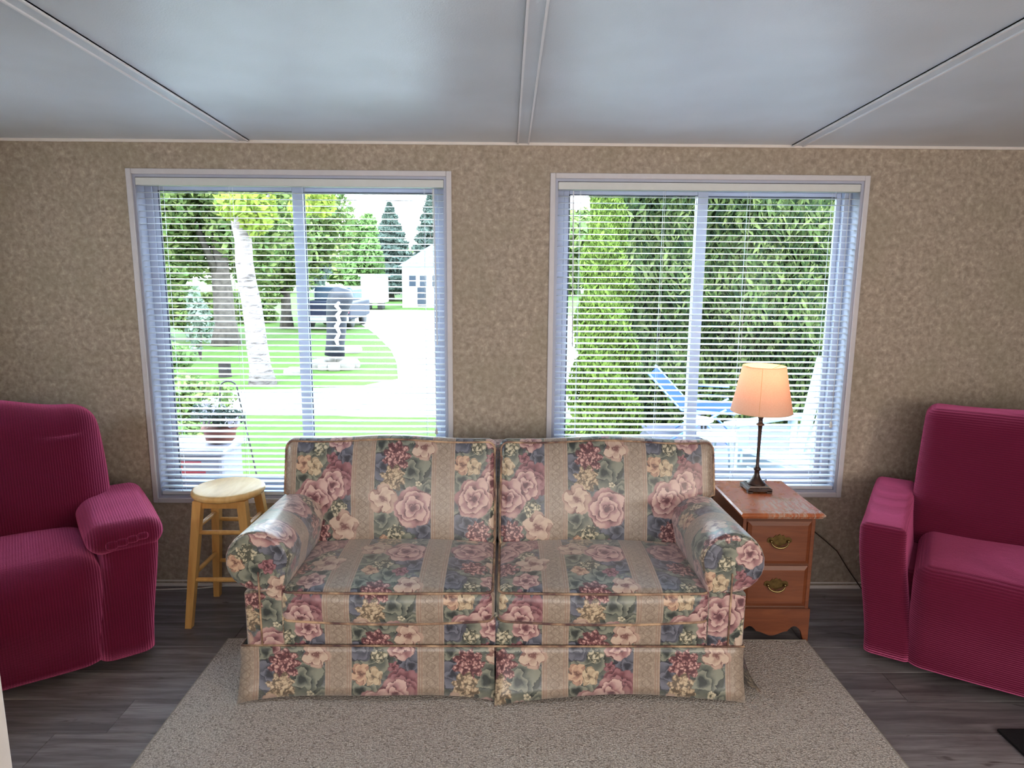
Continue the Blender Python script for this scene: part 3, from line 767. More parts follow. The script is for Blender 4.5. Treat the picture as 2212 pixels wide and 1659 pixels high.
def drawer(z0, z1):
    x0, x1 = nx0+.020, nx1-.018; yf = ny0-.010
    V = []; Fc = []
    for (d, y) in ((0, ny0+.02), (0, ny0-.002), (.004, ny0-.004), (.016, yf), ):
        V += [(x0+d, y, z0+d), (x1-d, y, z0+d), (x1-d, y, z1-d), (x0+d, y, z1-d)]
    for i in range(3):
        for k in range(4): k2 = (k+1) % 4; Fc.append((i*4+k, i*4+k2, (i+1)*4+k2, (i+1)*4+k)[::1])
    Fc += [(3, 2, 1, 0), (12, 13, 14, 15)]
    dr = MB().add(V, Fc).build('drawer', m_maple, ns)
    cx, cz_ = (x0+x1)/2+.0, (z0+z1)/2+.012
    # batwing back plate
    half = [(0, .030), (.010, .022), (.016, .026), (.026, .014), (.040, .016), (.050, .010), (.052, -.004), (.042, -.010), (.034, -.006), (.026, -.014), (.012, -.018), (0, -.026)]
    poly = [(cx-a, cz_+b_) for a, b_ in half[1:-1]]+[(cx, cz_-.026)]+[(cx+a, cz_+b_) for a, b_ in half[1:-1][::-1]]+[(cx, cz_+.030)]
    hd = MB().prism(poly, yf-.003, yf-.0002).build('handle_plate', m_brass, dr)
    bl = MB(); pts = []
    for i in range(13):
        a = PI*i/12; pts.append((cx-.036*math.cos(a), yf-.008-.010*math.sin(a), cz_-.002-.024*math.sin(a)))
    bl.tube(pts, [.0028+.0018*math.sin(PI*i/12) for i in range(13)], 8)
    for sx_ in (-1, 1): bl.lathe([(.001, -.006), (.006, -.004), (.007, 0), (.006, .004), (.001, .006)], (cx+sx_*.036, yf-.008, cz_-.001), 10)
    bl.xf(lambda x, y, z: (x, y, z))
    og = org_of(ns)
    o = bl.build('handle', simple('brass_bail', (132, 114, 76), .22, .6, .9, var=.2) if 'brass_bail' not in bpy.data.materials else bpy.data.materials['brass_bail'], dr, True)
drawer(.352, .540); drawer(.160, .342)
# scalloped apron with bracket feet
def apz(t_):   # t 0..1 across
    a = abs(t_-.5)*2
    if a > .88: return 0
    if a > .80: return .0+(.88-a)/.08*.045
    if a > .42: return .045+.024*math.sin(PI*(.80-a)/.38)
    return .045-.020*(.5+.5*math.cos(PI*a/.42))
N_ = 48; xs = [nx0-.006+(nx1-nx0+.012)*i/N_ for i in range(N_+1)]
ap = MB(); V = []; Fc = []
for yy in (ny0-.006, ny0+.012):
    for i, x in enumerate(xs): V.append((x, yy, max(.0, apz(i/N_))))
    for i, x in enumerate(xs): V.append((x, yy, .148))
M_ = N_+1
for i in range(N_):
    Fc += [(i, i+1, M_+i+1, M_+i), (2*M_+i, 3*M_+i, 3*M_+i+1, 2*M_+i+1), (i, 2*M_+i, 2*M_+i+1, i+1), (M_+i, M_+i+1, 3*M_+i+1, 3*M_+i)]
Fc += [(0, M_, 3*M_, 2*M_), (N_, 2*M_+N_, 3*M_+N_, M_+N_)]
ap.add(V, Fc)
ap.box(nx0-.006, nx0+.010, ny0+.012, ny1, .06, .148).box(nx1-.010, nx1+.006, ny0+.012, ny1, .06, .148)
ap.box(nx0-.006, nx0+.030, ny1-.04, ny1, 0, .10).box(nx1-.030, nx1+.006, ny1-.04, ny1, 0, .10)
ap.build('apron', m_maple, ns)

# ------------------------------------------------------------------ LAMP
lx, ly, lz = 1.143, 2.935, .5865
lamp = thing('table_lamp', 'dark bronze table lamp with lit cream tapered shade on the nightstand', 'lamp', (lx, ly, lz))
def sq(h0, h1, z0, z1):
    V = [(lx+a*h0, ly+b_*h0, lz+z0) for a, b_ in ((-1, -1), (1, -1), (1, 1), (-1, 1))]+[(lx+a*h1, ly+b_*h1, lz+z1) for a, b_ in ((-1, -1), (1, -1), (1, 1), (-1, 1))]
    return V, [(3, 2, 1, 0), (4, 5, 6, 7)]+[(k, (k+1) % 4, 4+(k+1) % 4, 4+k) for k in range(4)]
bm_ = MB()
for a, b_ in ((-1, -1), (1, -1), (1, 1), (-1, 1)):
    bm_.box(lx+a*.043-.011, lx+a*.043+.011, ly+b_*.043-.011, ly+b_*.043+.011, lz, lz+.012)
bm_.add(*sq(.054, .054, .008, .020)).add(*sq(.054, .048, .020, .023)).add(*sq(.044, .042, .023, .030))
bm_.build('base', m_bronze, lamp)
sm = MB().lathe([(.038, .028), (.042, .032), (.040, .036), (.030, .044), (.018, .058), (.012, .075), (.010, .090), (.016, .096), (.017, .102), (.010, .108), (.009, .112),
                 (.0075, .120), (.0070, .200), (.0085, .285), (.010, .300), (.016, .304), (.017, .309), (.010, .314), (.009, .330), (.012, .336), (.014, .342), (.008, .346), (.006, .372), (.008, .40), (.014, .405), (.014, .44), (.004, .445)], (lx, ly, lz), 20)
sm.build('stem', m_bronze, lamp, True)
MB().lathe([(.0165, .3035), (.0180, .3065), (.0165, .3095)], (lx, ly, lz), 20, False).build('collar', m_bronzehi, lamp, True)
sh = MB(); nsg = 48; pf = [(.133, .366), (.112, .469), (.092, .572)]
sh.lathe(pf, (lx, ly, lz), nsg, False); sh.lathe([(r_-.0015, z_) for r_, z_ in pf[::-1]], (lx, ly, lz), nsg, False)
shade = sh.build('lamp_shade', m_shade, lamp, True)
m_st = simple('shade_trim', (226, 186, 140), .7, .2)
for rr_, zz in ((.1325, .367), (.0918, .571)):
    MB().tube([(lx+rr_*math.cos(2*PI*i/40), ly+rr_*math.sin(2*PI*i/40), lz+zz) for i in range(40)], .0014, 5, closed=True).build('shade_ring', m_st, shade)
MB().tube([(lx+rq*math.cos(-2.0), ly+rq*math.sin(-2.0), lz+zq) for rq, zq in ((.1335, .367), (.1125, .469), (.0925, .571))], .0011, 5).build('seam', m_st, shade)
for k in range(3):
    a = 2*PI*k/3+.4; MB().tube([(lx+.091*math.cos(a), ly+.091*math.sin(a), lz+.568), (lx+.012*math.cos(a), ly+.012*math.sin(a), lz+.545)], .0012, 5).build('shade_spoke', m_st, shade)
MB().lathe([(.006, .444), (.018, .458), (.024, .478), (.022, .496), (.012, .508), (.002, .512)], (lx, ly, lz), 16).build('bulb', m_bulb, lamp, True)
pl = bpy.data.lights.new('bulb_light', 'POINT'); pl.energy = .62; pl.color = (1, .66, .46); pl.shadow_soft_size = .03
po = bpy.data.objects.new('bulb_light', pl); C.objects.link(po); po.location = (lx, ly, lz+.535)
cm = MB().tube([(lx, ly+.05, lz+.006), (lx+.10, 3.07, lz+.006), (1.25, 3.10, .55), (1.33, 3.125, .475), (1.39, 3.13, .43), (1.45, 3.135, .355), (1.52, 3.13, .31), (1.58, 3.125, .262), (1.64, 3.12, .21), (1.70, 3.12, .12), (1.78, 3.12, .012)], .0026, 6)
tag(cm.build('lamp_cord', m_cord, None, True), 'thin brown lamp cord drooping along the wall right of the nightstand', 'cord')
cm = MB().tube([(-2.1, 3.10, .004), (-1.7, 3.10, .004), (-1.5, 3.115, .006), (-1.37, 3.135, .010), (-1.2, 3.135, .006), (-1.0, 3.12, .004)], .0035, 6)
tag(cm.build('cable', m_wire, None, True), 'white cable lying along the baseboard behind the wooden stool', 'cord')

# ------------------------------------------------------------------ STOOL
st = thing('bar_stool', 'light pine round-seat stool between left recliner and sofa', 'stool', (-1.25, 2.905, 0))
sx0, sy0 = -1.245, 2.905
MB().lathe([(.05, .566), (.142, .568), (.152, .574), (.156, .582), (.156, .590), (.151, .598), (.142, .601), (.06, .600), (.0005, .600)], (sx0, sy0, 0), 40, True).build('seat', m_pine, st, True)
for ya_ in (-.095, .080): MB().box(sx0-.10, sx0+.10, sy0+ya_, sy0+ya_+.015, .530, .567, .002).build('apron', m_pineleg, st)
def legpos(a, b_, z):
    k_ = 1-z/.566; return (sx0+a*(.095+.055*k_), sy0+b_*(.092+.055*k_), z)
for a, b_ in ((-1, -1), (1, -1), (1, 1), (-1, 1)):
    V = []; Fc = []
    for z, hw in ((0, .014), (.2, .0165), (.56, .019), (.568, .019)):
        c = legpos(a, b_, z)
        V += [(c[0]+i*hw, c[1]+j*hw, z) for i, j in ((-1, -1), (1, -1), (1, 1), (-1, 1))]
    for i in range(3):
        for k in range(4): k2 = (k+1) % 4; Fc.append((i*4+k, i*4+k2, (i+1)*4+k2, (i+1)*4+k))
    Fc += [(3, 2, 1, 0), (12, 13, 14, 15)]
    MB().add(V, Fc).build('leg', m_pineleg, st)
for (c1, c2, zs) in (((-1, -1), (1, -1), (.215, .425)), ((-1, 1), (1, 1), (.19, .405)), ((-1, -1), (-1, 1), (.235, .445)), ((1, -1), (1, 1), (.235, .445))):
    for z in zs:
        p, q = Vector(legpos(*c1, z)), Vector(legpos(*c2, z)); mdp = (p+q)/2
        MB().tube([p, p.lerp(q, .12), mdp, p.lerp(q, .88), q], [.008, .0095, .0105, .0095, .008], 10).build('rung', m_pineleg, st, True)

# ------------------------------------------------------------------ RECLINERS (local coords, front -Y)
def wob(amp, s=9.0, ph=0):
    def fn(x, y, z):
        w_ = amp*math.sin(s*x+ph)*math.cos(s*.8*z+ph*2)+amp*.6*math.sin(s*1.9*y+z*7+ph)
        return (x, y+w_, z+w_*.4)
    return fn
L = thing('recliner', 'wine-red ribbed recliner with puffy rounded arm, left of the stool', 'armchair', (-1.800, 2.255, 0), math.radians(36), group=None, local=True)
MB().add(*soft_box(-.40, .40, .05, .68, .05, .40, .04, 4, 2)).build('body', m_wine, L, True)
def lf(x, y, z):
    y += .05*smooth(.30, .05, z)*(y < .3); w_ = .006*math.sin(11*x+2)*math.cos(9*z)
    return (x, y+w_, max(z, .045))
MB().add(*soft_box(-.30, .315, -.045, .60, -.06, .475, .10, 14, 5, (0, .02, .03), lf)).build('seat', m_wine, L, True)
for s in (-1, 1):
    x0, x1 = (.285, .455) if s > 0 else (-.455, -.285)
    a_ = MB().add(*soft_box(x0-.01, x1+.012, -.012, .62, -.01, .56, .045, 8, 4, (.012, .008, 0), lambda x, y, z, s=s: (x+s*.045*smooth(.05, .55, z), y+.004*math.sin(12*x+9*z), max(z, .045)))).build('arm', m_wine, L, True)
    x0, x1 = (.265, .530) if s > 0 else (-.530, -.265)
    pad = MB().add(*soft_box(x0, x1, -.022, .60, .475, .588, .055, 12, 5, (.008, .0, .012), wob(.004, 14, s+1))).build('arm_pad', m_wine, a_, True)
    # gathered fabric at the front of the arm
    g_ = MB()
    for i in range(4):
        cx = (x0+x1)/2-.05+.035*i
        g_.add(*soft_box(cx-.022, cx+.022, -.036, .0, .50+.006*i, .535+.004*i, .014, 2, 3))
    g_.build('fabric_gather', m_wine, a_, True)
def bfn(x, y, z):
    t_ = max(0, (z-.40)/.6)
    x *= 1-.07*t_*t_
    y += .12*(z-.4)-.012*math.sin(PI*2*(z-.42)/.55)
    z += -.018*abs(math.sin(x*7))*(t_ > .8) + .012*math.cos(x*12)*(t_ > .8)
    return (x, y, z)
MB().add(*soft_box(-.46, .395, .40, .66, .40, .99, .10, 16, 6, (.012, .05, .02), bfn)).build('backrest', m_wine, L, True)

Rr = thing('recliner', 'wine-red waffle-knit recliner with square arm, right of the nightstand', 'armchair', (1.845, 2.255, 0), math.radians(-33.7), local=True)
MB().add(*soft_box(-.40, .42, .06, .68, .05, .40, .03, 4, 2)).build('body', m_wine2, Rr, True)
def rf(x, y, z):
    y += .055*smooth(.34, .05, z)*(y < .3)*.9; w_ = .004*math.sin(8*x+1)*math.cos(9*z); return (x, y+w_, max(z, .045)+.004*math.sin(13*x)*(z > .4))
MB().add(*soft_box(-.315, .34, -.055, .56, -.03, .465, .065, 14, 5, (0, .02, .015), rf)).build('seat', m_wine2, Rr, True)
for s in (-1, 1):
    x0, x1 = (.30, .46) if s > 0 else (-.46, -.295)
    def af(x, y, z, s=s):
        x += s*.055*smooth(.05, .56, z)
        return (x, y+.002*math.sin(20*z), max(z, .045)+.03*smooth(.1, .6, y)*(z > .4))
    MB().add(*soft_box(x0, x1, .0, .66, .01, .585, .028, 10, 4, (.004, .004, .004), af)).build('arm', m_wine2, Rr, True)
def rb(x, y, z):
    t_ = max(0, (z-.40)/.6); return (x*(1-.05*t_)+.01, y+.17*(z-.4), z+.006*math.sin(9*x)*(t_ > .9))
MB().add(*soft_box(-.37, .40, .40, .62, .38, .985, .05, 14, 4, (.004, .03, .01), rb)).build('backrest', m_wine2, Rr, True)

# ================================================================== OUTSIDE
GZ = -.60
m_grass, t, b = new_mat('lawn_grass', rough=.9, spec=.1)
co = t.coord(); n1 = t.noise(co, .6, 4, .6); n2 = t.noise(t.map(co, (1, .35, 1)), 9, 4, .7)
c1 = t.ramp(n1.outputs[0], [(.3, lin((44, 64, 20))), (.7, lin((54, 74, 26)))])
t.put(b.inputs['Base Color'], t.mix(t.mr(n2.outputs[0], .35, .7, 0, .5), c1, lin((62, 84, 32))))
m_gravel = simple('pale_gravel', (150, 148, 146), .9, .1, var=.1, scale=6)
gp = MB().box(-90, 90, WALL_Y+.13, 120, GZ-.2, GZ)
struct('ground', gp, m_grass)
poly = [(-7.4, 10.3), (-2, 9.75), (9, 9.6), (9, 26), (2, 33), (-2.0, 35.5), (-8.5, 35.0), (-7.4, 30), (-5.9, 27), (-4.4, 22.5), (-3.1, 18), (-2.55, 15.5), (-2.15, 13.2), (-2.8, 12.2), (-4.3, 11.9), (-7.4, 11.75), (-14, 12.2), (-14, 10.8)]
V = [(x, y, GZ+.012) for x, y in poly]+[(x, y, GZ-.05) for x, y in poly]
n = len(poly); struct('driveway', MB().add(V, [tuple(range(n)), tuple(range(n, 2*n))[::-1]]+[(i, n+i, n+(i+1) % n, (i+1) % n) for i in range(n)]), m_gravel)

def leaf_mat(name, cols, trans=.35, sc=.42):
    m = bpy.data.materials.new(name); m.use_nodes = True
    t = NT(m.node_tree); out = m.node_tree.nodes['Material Output']; m.node_tree.nodes.remove(m.node_tree.nodes['Principled BSDF'])
    g = t.n('ShaderNodeNewGeometry'); c = t.ramp(g.outputs['Random Per Island'], [(i/(len(cols)-1), tuple(q*sc for q in lin(k)[:3])+(1,)) for i, k in enumerate(cols)])
    df = t.n('ShaderNodeBsdfDiffuse'); tl = t.n('ShaderNodeBsdfTranslucent'); mx = t.n('ShaderNodeMixShader'); mx.inputs[0].default_value = trans
    t.put(df.inputs[0], c); t.put(tl.inputs[0], c)
    m.node_tree.links.new(df.outputs[0], mx.inputs[1]); m.node_tree.links.new(tl.outputs[0], mx.inputs[2]); m.node_tree.links.new(mx.outputs[0], out.inputs[0])
    return m
L_GREEN = leaf_mat('broadleaf_green', [(80, 94, 58), (112, 128, 76), (146, 160, 98), (92, 114, 72), (120, 150, 88)], .3, .62)
L_LIME = leaf_mat('maple_lime', [(160, 180, 80), (182, 196, 92), (140, 168, 82)], .4)
L_LIGHT = leaf_mat('light_green_leaf', [(128, 164, 96), (148, 180, 112), (116, 150, 88)], .35)
L_DARK = leaf_mat('conifer_green', [(88, 104, 98), (108, 124, 116), (128, 142, 132)])
L_CEDAR = leaf_mat('cedar_green', [(40, 52, 42), (70, 90, 56), (108, 128, 76), (46, 60, 46), (140, 154, 96), (60, 76, 52)], .2, .38)
L_CONE = leaf_mat('bright_cedar', [(84, 108, 52), (118, 144, 66), (146, 168, 84), (70, 90, 50)], .25)
L_WHITE = leaf_mat('white_petals', [(238, 238, 244), (226, 220, 240), (240, 226, 232)], .3)
L_VAR = leaf_mat('variegated_leaf', [(150, 170, 150), (176, 190, 176), (96, 124, 84)], .3)
m_bark = simple('bark', (70, 64, 60), .9, .1, var=.35, scale=9, bump=.6)
m_birch, t, b = new_mat('pale_bark', rough=.85, spec=.15)
co = t.coord(); n1 = t.noise(t.map(co, (3, 3, 14)), 1.2, 4, .7, .5)
t.put(b.inputs['Base Color'], t.ramp(n1.outputs[0], [(.36, lin((58, 52, 50))), (.5, lin((104, 96, 96))), (.65, lin((122, 116, 116)))]))
def leaves(name, P, nrm, size, mat, parent, seed, elong=1.0, kind='stuff', tilt=.8):
    """P: (n,3) centres; leaf quads facing roughly nrm"""
    g = np.random.default_rng(seed); n = len(P)
    og = org_of(parent) if parent is not None else Vector((0, 0, 0))
    d = nrm+g.normal(0, tilt, (n, 3)); d /= np.linalg.norm(d, axis=1)[:, None]+1e-9
    a = np.cross(d, g.normal(0, 1, (n, 3))); a /= np.linalg.norm(a, axis=1)[:, None]+1e-9
    if elong > 1.5: a = a*.6+np.array([0, 0, -.8]); a /= np.linalg.norm(a, axis=1)[:, None]
    b_ = np.cross(d, a); b_ /= np.linalg.norm(b_, axis=1)[:, None]+1e-9
    s = (size*g.uniform(.6, 1.3, n))[:, None]
    P = P-np.array(og)
    # kite shaped leaf
    V = np.stack([P-a*s*elong, P-b_*s*.5, P+a*s*elong, P+b_*s*.5], 1).reshape(-1, 3)
    me = bpy.data.meshes.new(name); me.vertices.add(4*n); me.vertices.foreach_set('co', V.astype(np.float32).ravel())
    me.loops.add(4*n); me.loops.foreach_set('vertex_index', np.arange(4*n, dtype=np.int32))
    me.polygons.add(n); me.polygons.foreach_set('loop_start', np.arange(0, 4*n, 4, dtype=np.int32))
    me.update(calc_edges=True); me.materials.append(mat)
    o = bpy.data.objects.new(name, me); C.objects.link(o)
    if parent is not None: o.parent = parent
    if kind: o['kind'] = kind
    return o
def blob(cx, cy, z0, z1, rad, n, seed, clumps=14, cone=False):
    g = np.random.default_rng(seed)
    if cone:
        h = g.uniform(0, 1, n)**1.35; a = g.uniform(0, 2*PI, n); lay = .82+.18*np.sin(h*60+a*2)
        rr = rad*(1-h)**.8*lay*np.sqrt(g.uniform(.35, 1, n))
        P = np.stack([cx+rr*np.cos(a), cy+rr*np.sin(a), z0+(z1-z0)*h], 1); N = np.stack([np.cos(a), np.sin(a), .3+0*a], 1); return P, N
    zc, hz = (z0+z1)/2, (z1-z0)/2
    cc = g.normal(0, 1, (clumps, 3)); cc /= np.linalg.norm(cc, axis=1)[:, None]; cc *= g.uniform(.35, .78, clumps)[:, None]
    k = g.integers(0, clumps, n); d = g.normal(0, 1, (n, 3)); d /= np.linalg.norm(d, axis=1)[:, None]
    q = cc[k]+d*(g.uniform(.3, 1, n)**.5)[:, None]*.42
    P = np.stack([cx+q[:, 0]*rad, cy+q[:, 1]*rad, zc+q[:, 2]*hz], 1); return P, d
def trunk(mb_, base, top, r0, r1, n=9, seed=0, flare=1.35):
    g = random.Random(seed); pts = []; rs = []
    for i in range(n):
        s = i/(n-1); p = Vector(base).lerp(Vector(top), s); p.x += g.uniform(-.03, .03)*r0*4*(0 < i); pts.append(p); rs.append((r0*(1-s)+r1*s)*(flare if i == 0 else 1))
    mb_.tube(pts, rs, 12); return mb_
def tree(name, label, cat, x, y, zc0, zc1, rad, n, leafm, size, seed, tr=.16, group=None, cone=False, barkm=None, lean=0):
    root = thing(name, label, cat, (x, y, GZ), group=group)
    tb = trunk(MB(), (x, y, GZ-.05), (x+lean, y, zc0+(zc1-zc0)*.6), tr, tr*.35, seed=seed)
    g = random.Random(seed)
    for i in range(5):
        a = g.uniform(0, 2*PI); z = zc0+(zc1-zc0)*g.uniform(.05, .4)
        tb.tube([(x+lean*.5, y, z), (x+lean*.5+rad*.3*math.cos(a), y+rad*.3*math.sin(a), z+.2*(zc1-zc0)), (x+lean*.5+rad*.6*math.cos(a), y+rad*.6*math.sin(a), z+.3*(zc1-zc0))], [tr*.4, tr*.25, tr*.1], 6)
    tb.build('trunk', barkm or m_bark, root, True)
    P, N = blob(x+lean*.8, y, zc0, zc1, rad, n, seed, cone=cone)
    leaves('foliage', P, N, size, leafm, root, seed+1, 1.2 if cone else 1.0)
    return root
# left window view
tree('broadleaf_tree', 'broad leafy green tree at the left edge of the left window', 'tree', -13.6, 18.0, -.6, 9.0, 2.9, 30000, L_GREEN, .12, 11, .3)
tree('broadleaf_tree', 'dense green tree with thick dark brown trunk left of the pale-barked tree', 'tree', -7.95, 19.0, .3, 8.2, 2.3, 34000, L_GREEN, .11, 12, .32)
tree('broadleaf_tree', 'green leafy tree just right of the pale trunk in the left window', 'tree', -8.0, 24.5, .2, 7.5, 2.35, 24000, L_GREEN, .12, 13, .2)
tree('broadleaf_tree', 'dark green tree behind the window mullion beyond the pickup', 'tree', -9.2, 31.0, .0, 5.0, 1.9, 9000, L_DARK, .17, 14, .2)
tree('maple_tree', 'small bright light-green tree beside the driveway bend', 'tree', -8.9, 41.0, -.4, 5.0, 1.35, 9000, L_LIGHT, .17, 15, .15)
tree('spruce_tree', 'taller grey-green spruce at the right edge of the left window', 'tree', -5.9, 53, 0, 7.2, 2.5, 13000, L_DARK, .18, 17, .2, cone=True)
tree('spruce_tree', 'grey-green spruce left of the white house roof', 'tree', -8.0, 47, 0, 5.9, 2.4, 14000, L_DARK, .18, 16, .2, cone=True)
# pale leaning trunk in front
pt_ = thing('pale_barked_tree', 'pale peeling-bark tree trunk with yellow-green maple leaves on the lawn', 'tree', (-4.62, 12.55, GZ))
trunk(MB(), (-4.60, 12.55, GZ-.05), (-4.98, 12.6, 3.6), .205, .12, 12, 3).tube([(-4.85, 12.6, 2.1), (-4.5, 12.4, 2.6), (-4.0, 12.2, 3.0)], [.05, .04, .02], 7).build('trunk', m_birch, pt_, True)
P, N = blob(-4.62, 12.2, 2.05, 3.2, .62, 900, 21, clumps=9); leaves('foliage', P, N, .085, L_LIME, pt_, 22)
P, N = blob(-3.5, 12.3, 2.3, 3.4, .45, 350, 23, clumps=6); leaves('foliage', P, N, .085, L_LIME, pt_, 24)
# garden bed on the left
def bush(name, label, cat, x, y, z0, z1, rad, n, lm, size, seed, group=None):
    root = thing(name, label, cat, (x, y, z0), group=group)
    mbb = MB(); g = random.Random(seed)
    for i in range(6):
        a = g.uniform(0, 6.28); mbb.tube([(x, y, z0), (x+rad*.4*math.cos(a), y+rad*.4*math.sin(a), z0+(z1-z0)*.5)], [.02, .008], 5)
    mbb.build('stems', m_bark, root); P, N = blob(x, y, z0, z1, rad, n, seed, clumps=10)
    leaves('foliage', P, N, size, lm, root, seed); return root
bush('leafy_shrub', 'low green leafy shrub in the garden bed above the white bin', 'shrub', -3.55, 7.6, GZ, .38, .62, 3200, L_GREEN, .045, 31)
bush('leafy_shrub', 'lime-green shrub at the far left of the lawn', 'shrub', -7.1, 13.2, GZ, .35, .85, 3500, L_LIGHT, .06, 32)
bush('variegated_shrub', 'white-leaved variegated shrub under the left tree', 'shrub', -7.9, 15.0, GZ+.1, 1.5, .62, 1600, L_VAR, .075, 33)
bush('variegated_shrub', 'smaller white-leaved shrub just left of the brown trunk', 'shrub', -6.95, 15.2, GZ+.1, 1.15, .4, 900, L_VAR, .07, 34)
stp = MB().lathe([(.13, 0), (.12, .04), (.115, .26), (.12, .29), (.10, .29)], (-5.66, 13.4, GZ), 14); tag(stp.build('tree_stump', simple('dark_stump', (40, 36, 36), .9, .1), None), 'small dark stump on the lawn left of the pale tree', 'stump')
bush('understory_bush', 'dark green understory behind the brown trunk in the left window', 'shrub', -9.6, 20.6, GZ, 1.3, 1.5, 7000, L_GREEN, .09, 35)
bush('understory_bush', 'green understory bush between pale trunk and pickup', 'shrub', -10.0, 27.0, GZ, 1.0, 1.2, 6000, L_GREEN, .09, 36)
bush('patio_shrub', 'low green plants in the garden bed at the left edge of the lawn', 'shrub', -4.6, 8.7, GZ, .05, .8, 2600, L_LIGHT, .045, 37)
# shepherd hook
hk = []
for i in range(9): a = PI*(1-i/8); hk.append((-1.80+.055*math.cos(a)+.0, 4.3, .80+.045*math.sin(a)))
hook = MB().tube([(-1.85, 4.3, .66), (-1.862, 4.3, .72)]+hk+[(-1.73, 4.3, .70), (-1.68, 4.3, .40), (-1.62, 4.3, 0), (-1.55, 4.3, GZ-.02)], .0055, 7)
tag(hook.build('plant_hook', m_black, None, True), 'black metal shepherd hook bending over the flower pot', 'plant hook')
m_bin = simple('white_bin_plastic', (120, 118, 132), .5, .4, var=.03)
bn = thing('garden_bin', 'white plastic garden bin with faded red print outside the left window', 'bin', (-1.66, 3.55, GZ))
MB().box(-1.84, -1.49, 3.42, 3.70, GZ, .595, .02).build('body', m_bin, bn); MB().box(-1.86, -1.47, 3.40, 3.72, .595, .630, .012).build('lid', m_bin, bn)
m_redp = simple('faded_red_print', (150, 60, 72), .6, .2)
rpm = MB()
for (a, b_, z0, z1) in ((-1.74, -1.60, .55, .565), (-1.76, -1.58, .50, .515), (-1.73, -1.62, .46, .47), (-1.75, -1.70, .52, .54)): rpm.box(a, b_, 3.4175, 3.42, z0, z1)
rpm.build('print', m_redp, bn)
pot = thing('flower_pot', 'pot of white and lilac flowers on the garden bin', 'potted plant', (-1.56, 3.58, .631))
MB().lathe([(.055, 0), (.075, .015), (.085, .07), (.095, .075), (.095, .085), (.08, .085)], (-1.56, 3.58, .631), 18).build('pot', simple('terracotta', (112, 70, 62), .8, .2), pot, True)
P, N = blob(-1.56, 3.58, .70, .86, .145, 900, 41, clumps=9); leaves('foliage', P, N, .014, L_DARK, pot, 42)
P, N = blob(-1.56, 3.58, .70, .88, .155, 500, 43, clumps=12); leaves('blossoms', P, N, .014, L_WHITE, pot, 44)
# carved sculpture on rock pile
m_carve = simple('black_painted_wood', (20, 22, 32), .6, .3, var=.2, scale=12); m_white = simple('white_paint', (232, 234, 240), .7, .2)
sc_ = thing('lawn_sculpture', 'tall black carved sculpture with white markings on a rock pile', 'sculpture', (-3.72, 14.7, GZ))
MB().tube([(-3.78, 14.7, GZ+.28), (-3.76, 14.7, -.10), (-3.72, 14.7, .25), (-3.70, 14.68, .55), (-3.64, 14.64, .80), (-3.56, 14.62, 1.0), (-3.52, 14.62, 1.15)], [.22, .20, .21, .22, .26, .27, .17], 14).build('body', m_carve, sc_, True)
mk = MB()
mk.tube([(-3.55, 14.34, .86), (-3.62, 14.36, .78), (-3.54, 14.36, .68), (-3.62, 14.40, .58), (-3.58, 14.42, .45), (-3.66, 14.46, .34), (-3.60, 14.46, .20), (-3.68, 14.47, .05), (-3.64, 14.47, -.08)], [.03, .045, .035, .045, .04, .05, .035, .045, .03], 7)
mk.build('white_marking', m_white, sc_, True)
g = random.Random(5)
for i in range(9):
    a = 2*PI*i/9; cx, cy = -3.76+.38*math.cos(a), 14.68+.34*math.sin(a); s = g.uniform(.11, .17)
    MB().add(*soft_box(cx-s, cx+s, cy-s, cy+s, GZ-.03, GZ+s*1.25, s*.6, 2, 3)).build('rock', simple('rock_grey', (112, 106, 100), .9, .1, var=.2, scale=7) if 'rock_grey' not in bpy.data.materials else bpy.data.materials['rock_grey'], sc_, True)
for i, (x, y, s, lb) in enumerate(((-4.35, 13.9, .2, 'flat pale rock on the lawn left of the black sculpture'), (-4.15, 17.5, .26, 'pale rock on the lawn beside the driveway right of the sculpture'))):
    tag(MB().add(*soft_box(x-s*1.3, x+s*1.3, y-s, y+s, GZ-.05, GZ+s*.6, s*.35, 3, 3)).build('rock', bpy.data.materials['rock_grey'], None, True), lb, 'rock')
# pickup
m_car = simple('dark_blue_paint', (16, 20, 38), .55, .2, var=.05); m_carglass = simple('car_glass', (40, 54, 70), .35, .4); m_tail = simple('tail_lamp_red', (190, 40, 50), .3, .5)
cr = thing('pickup_truck', 'dark blue pickup truck parked beyond the lawn, seen from the rear side', 'truck', (-7.0, 24.6, GZ))
zb_ = GZ+.35
MB().add(*soft_box(-7.25, -5.50, 23.7, 27.2, zb_, zb_+.66, .10, 4, 3)).build('body', m_car, cr, True)
MB().add(*soft_box(-7.12, -5.66, 24.9, 26.6, zb_+.60, zb_+1.14, .14, 4, 3)).build('cab', m_carglass, cr, True)
for x in (-7.10, -5.66):
    for y in (24.4, 26.5):
        w_ = MB().lathe([(.1, -.1), (.32, -.1), (.36, -.06), (.36, .06), (.32, .1), (.1, .1)], (0, 0, 0), 20); w_.xf(lambda a, b_, c_, x=x, y=y: (x+c_, y+a, GZ+.36+b_)); w_.build('wheel', m_black, cr, True)
for x in (-7.22, -5.68): MB().box(x, x+.14, 23.66, 23.76, zb_+.26, zb_+.58, .02).build('tail_lamp', m_tail, cr)
MB().box(-7.20, -5.55, 23.58, 23.74, zb_-.02, zb_+.14, .03).build('bumper', simple('bumper_grey', (150, 154, 164), .3, .6, .6), cr)
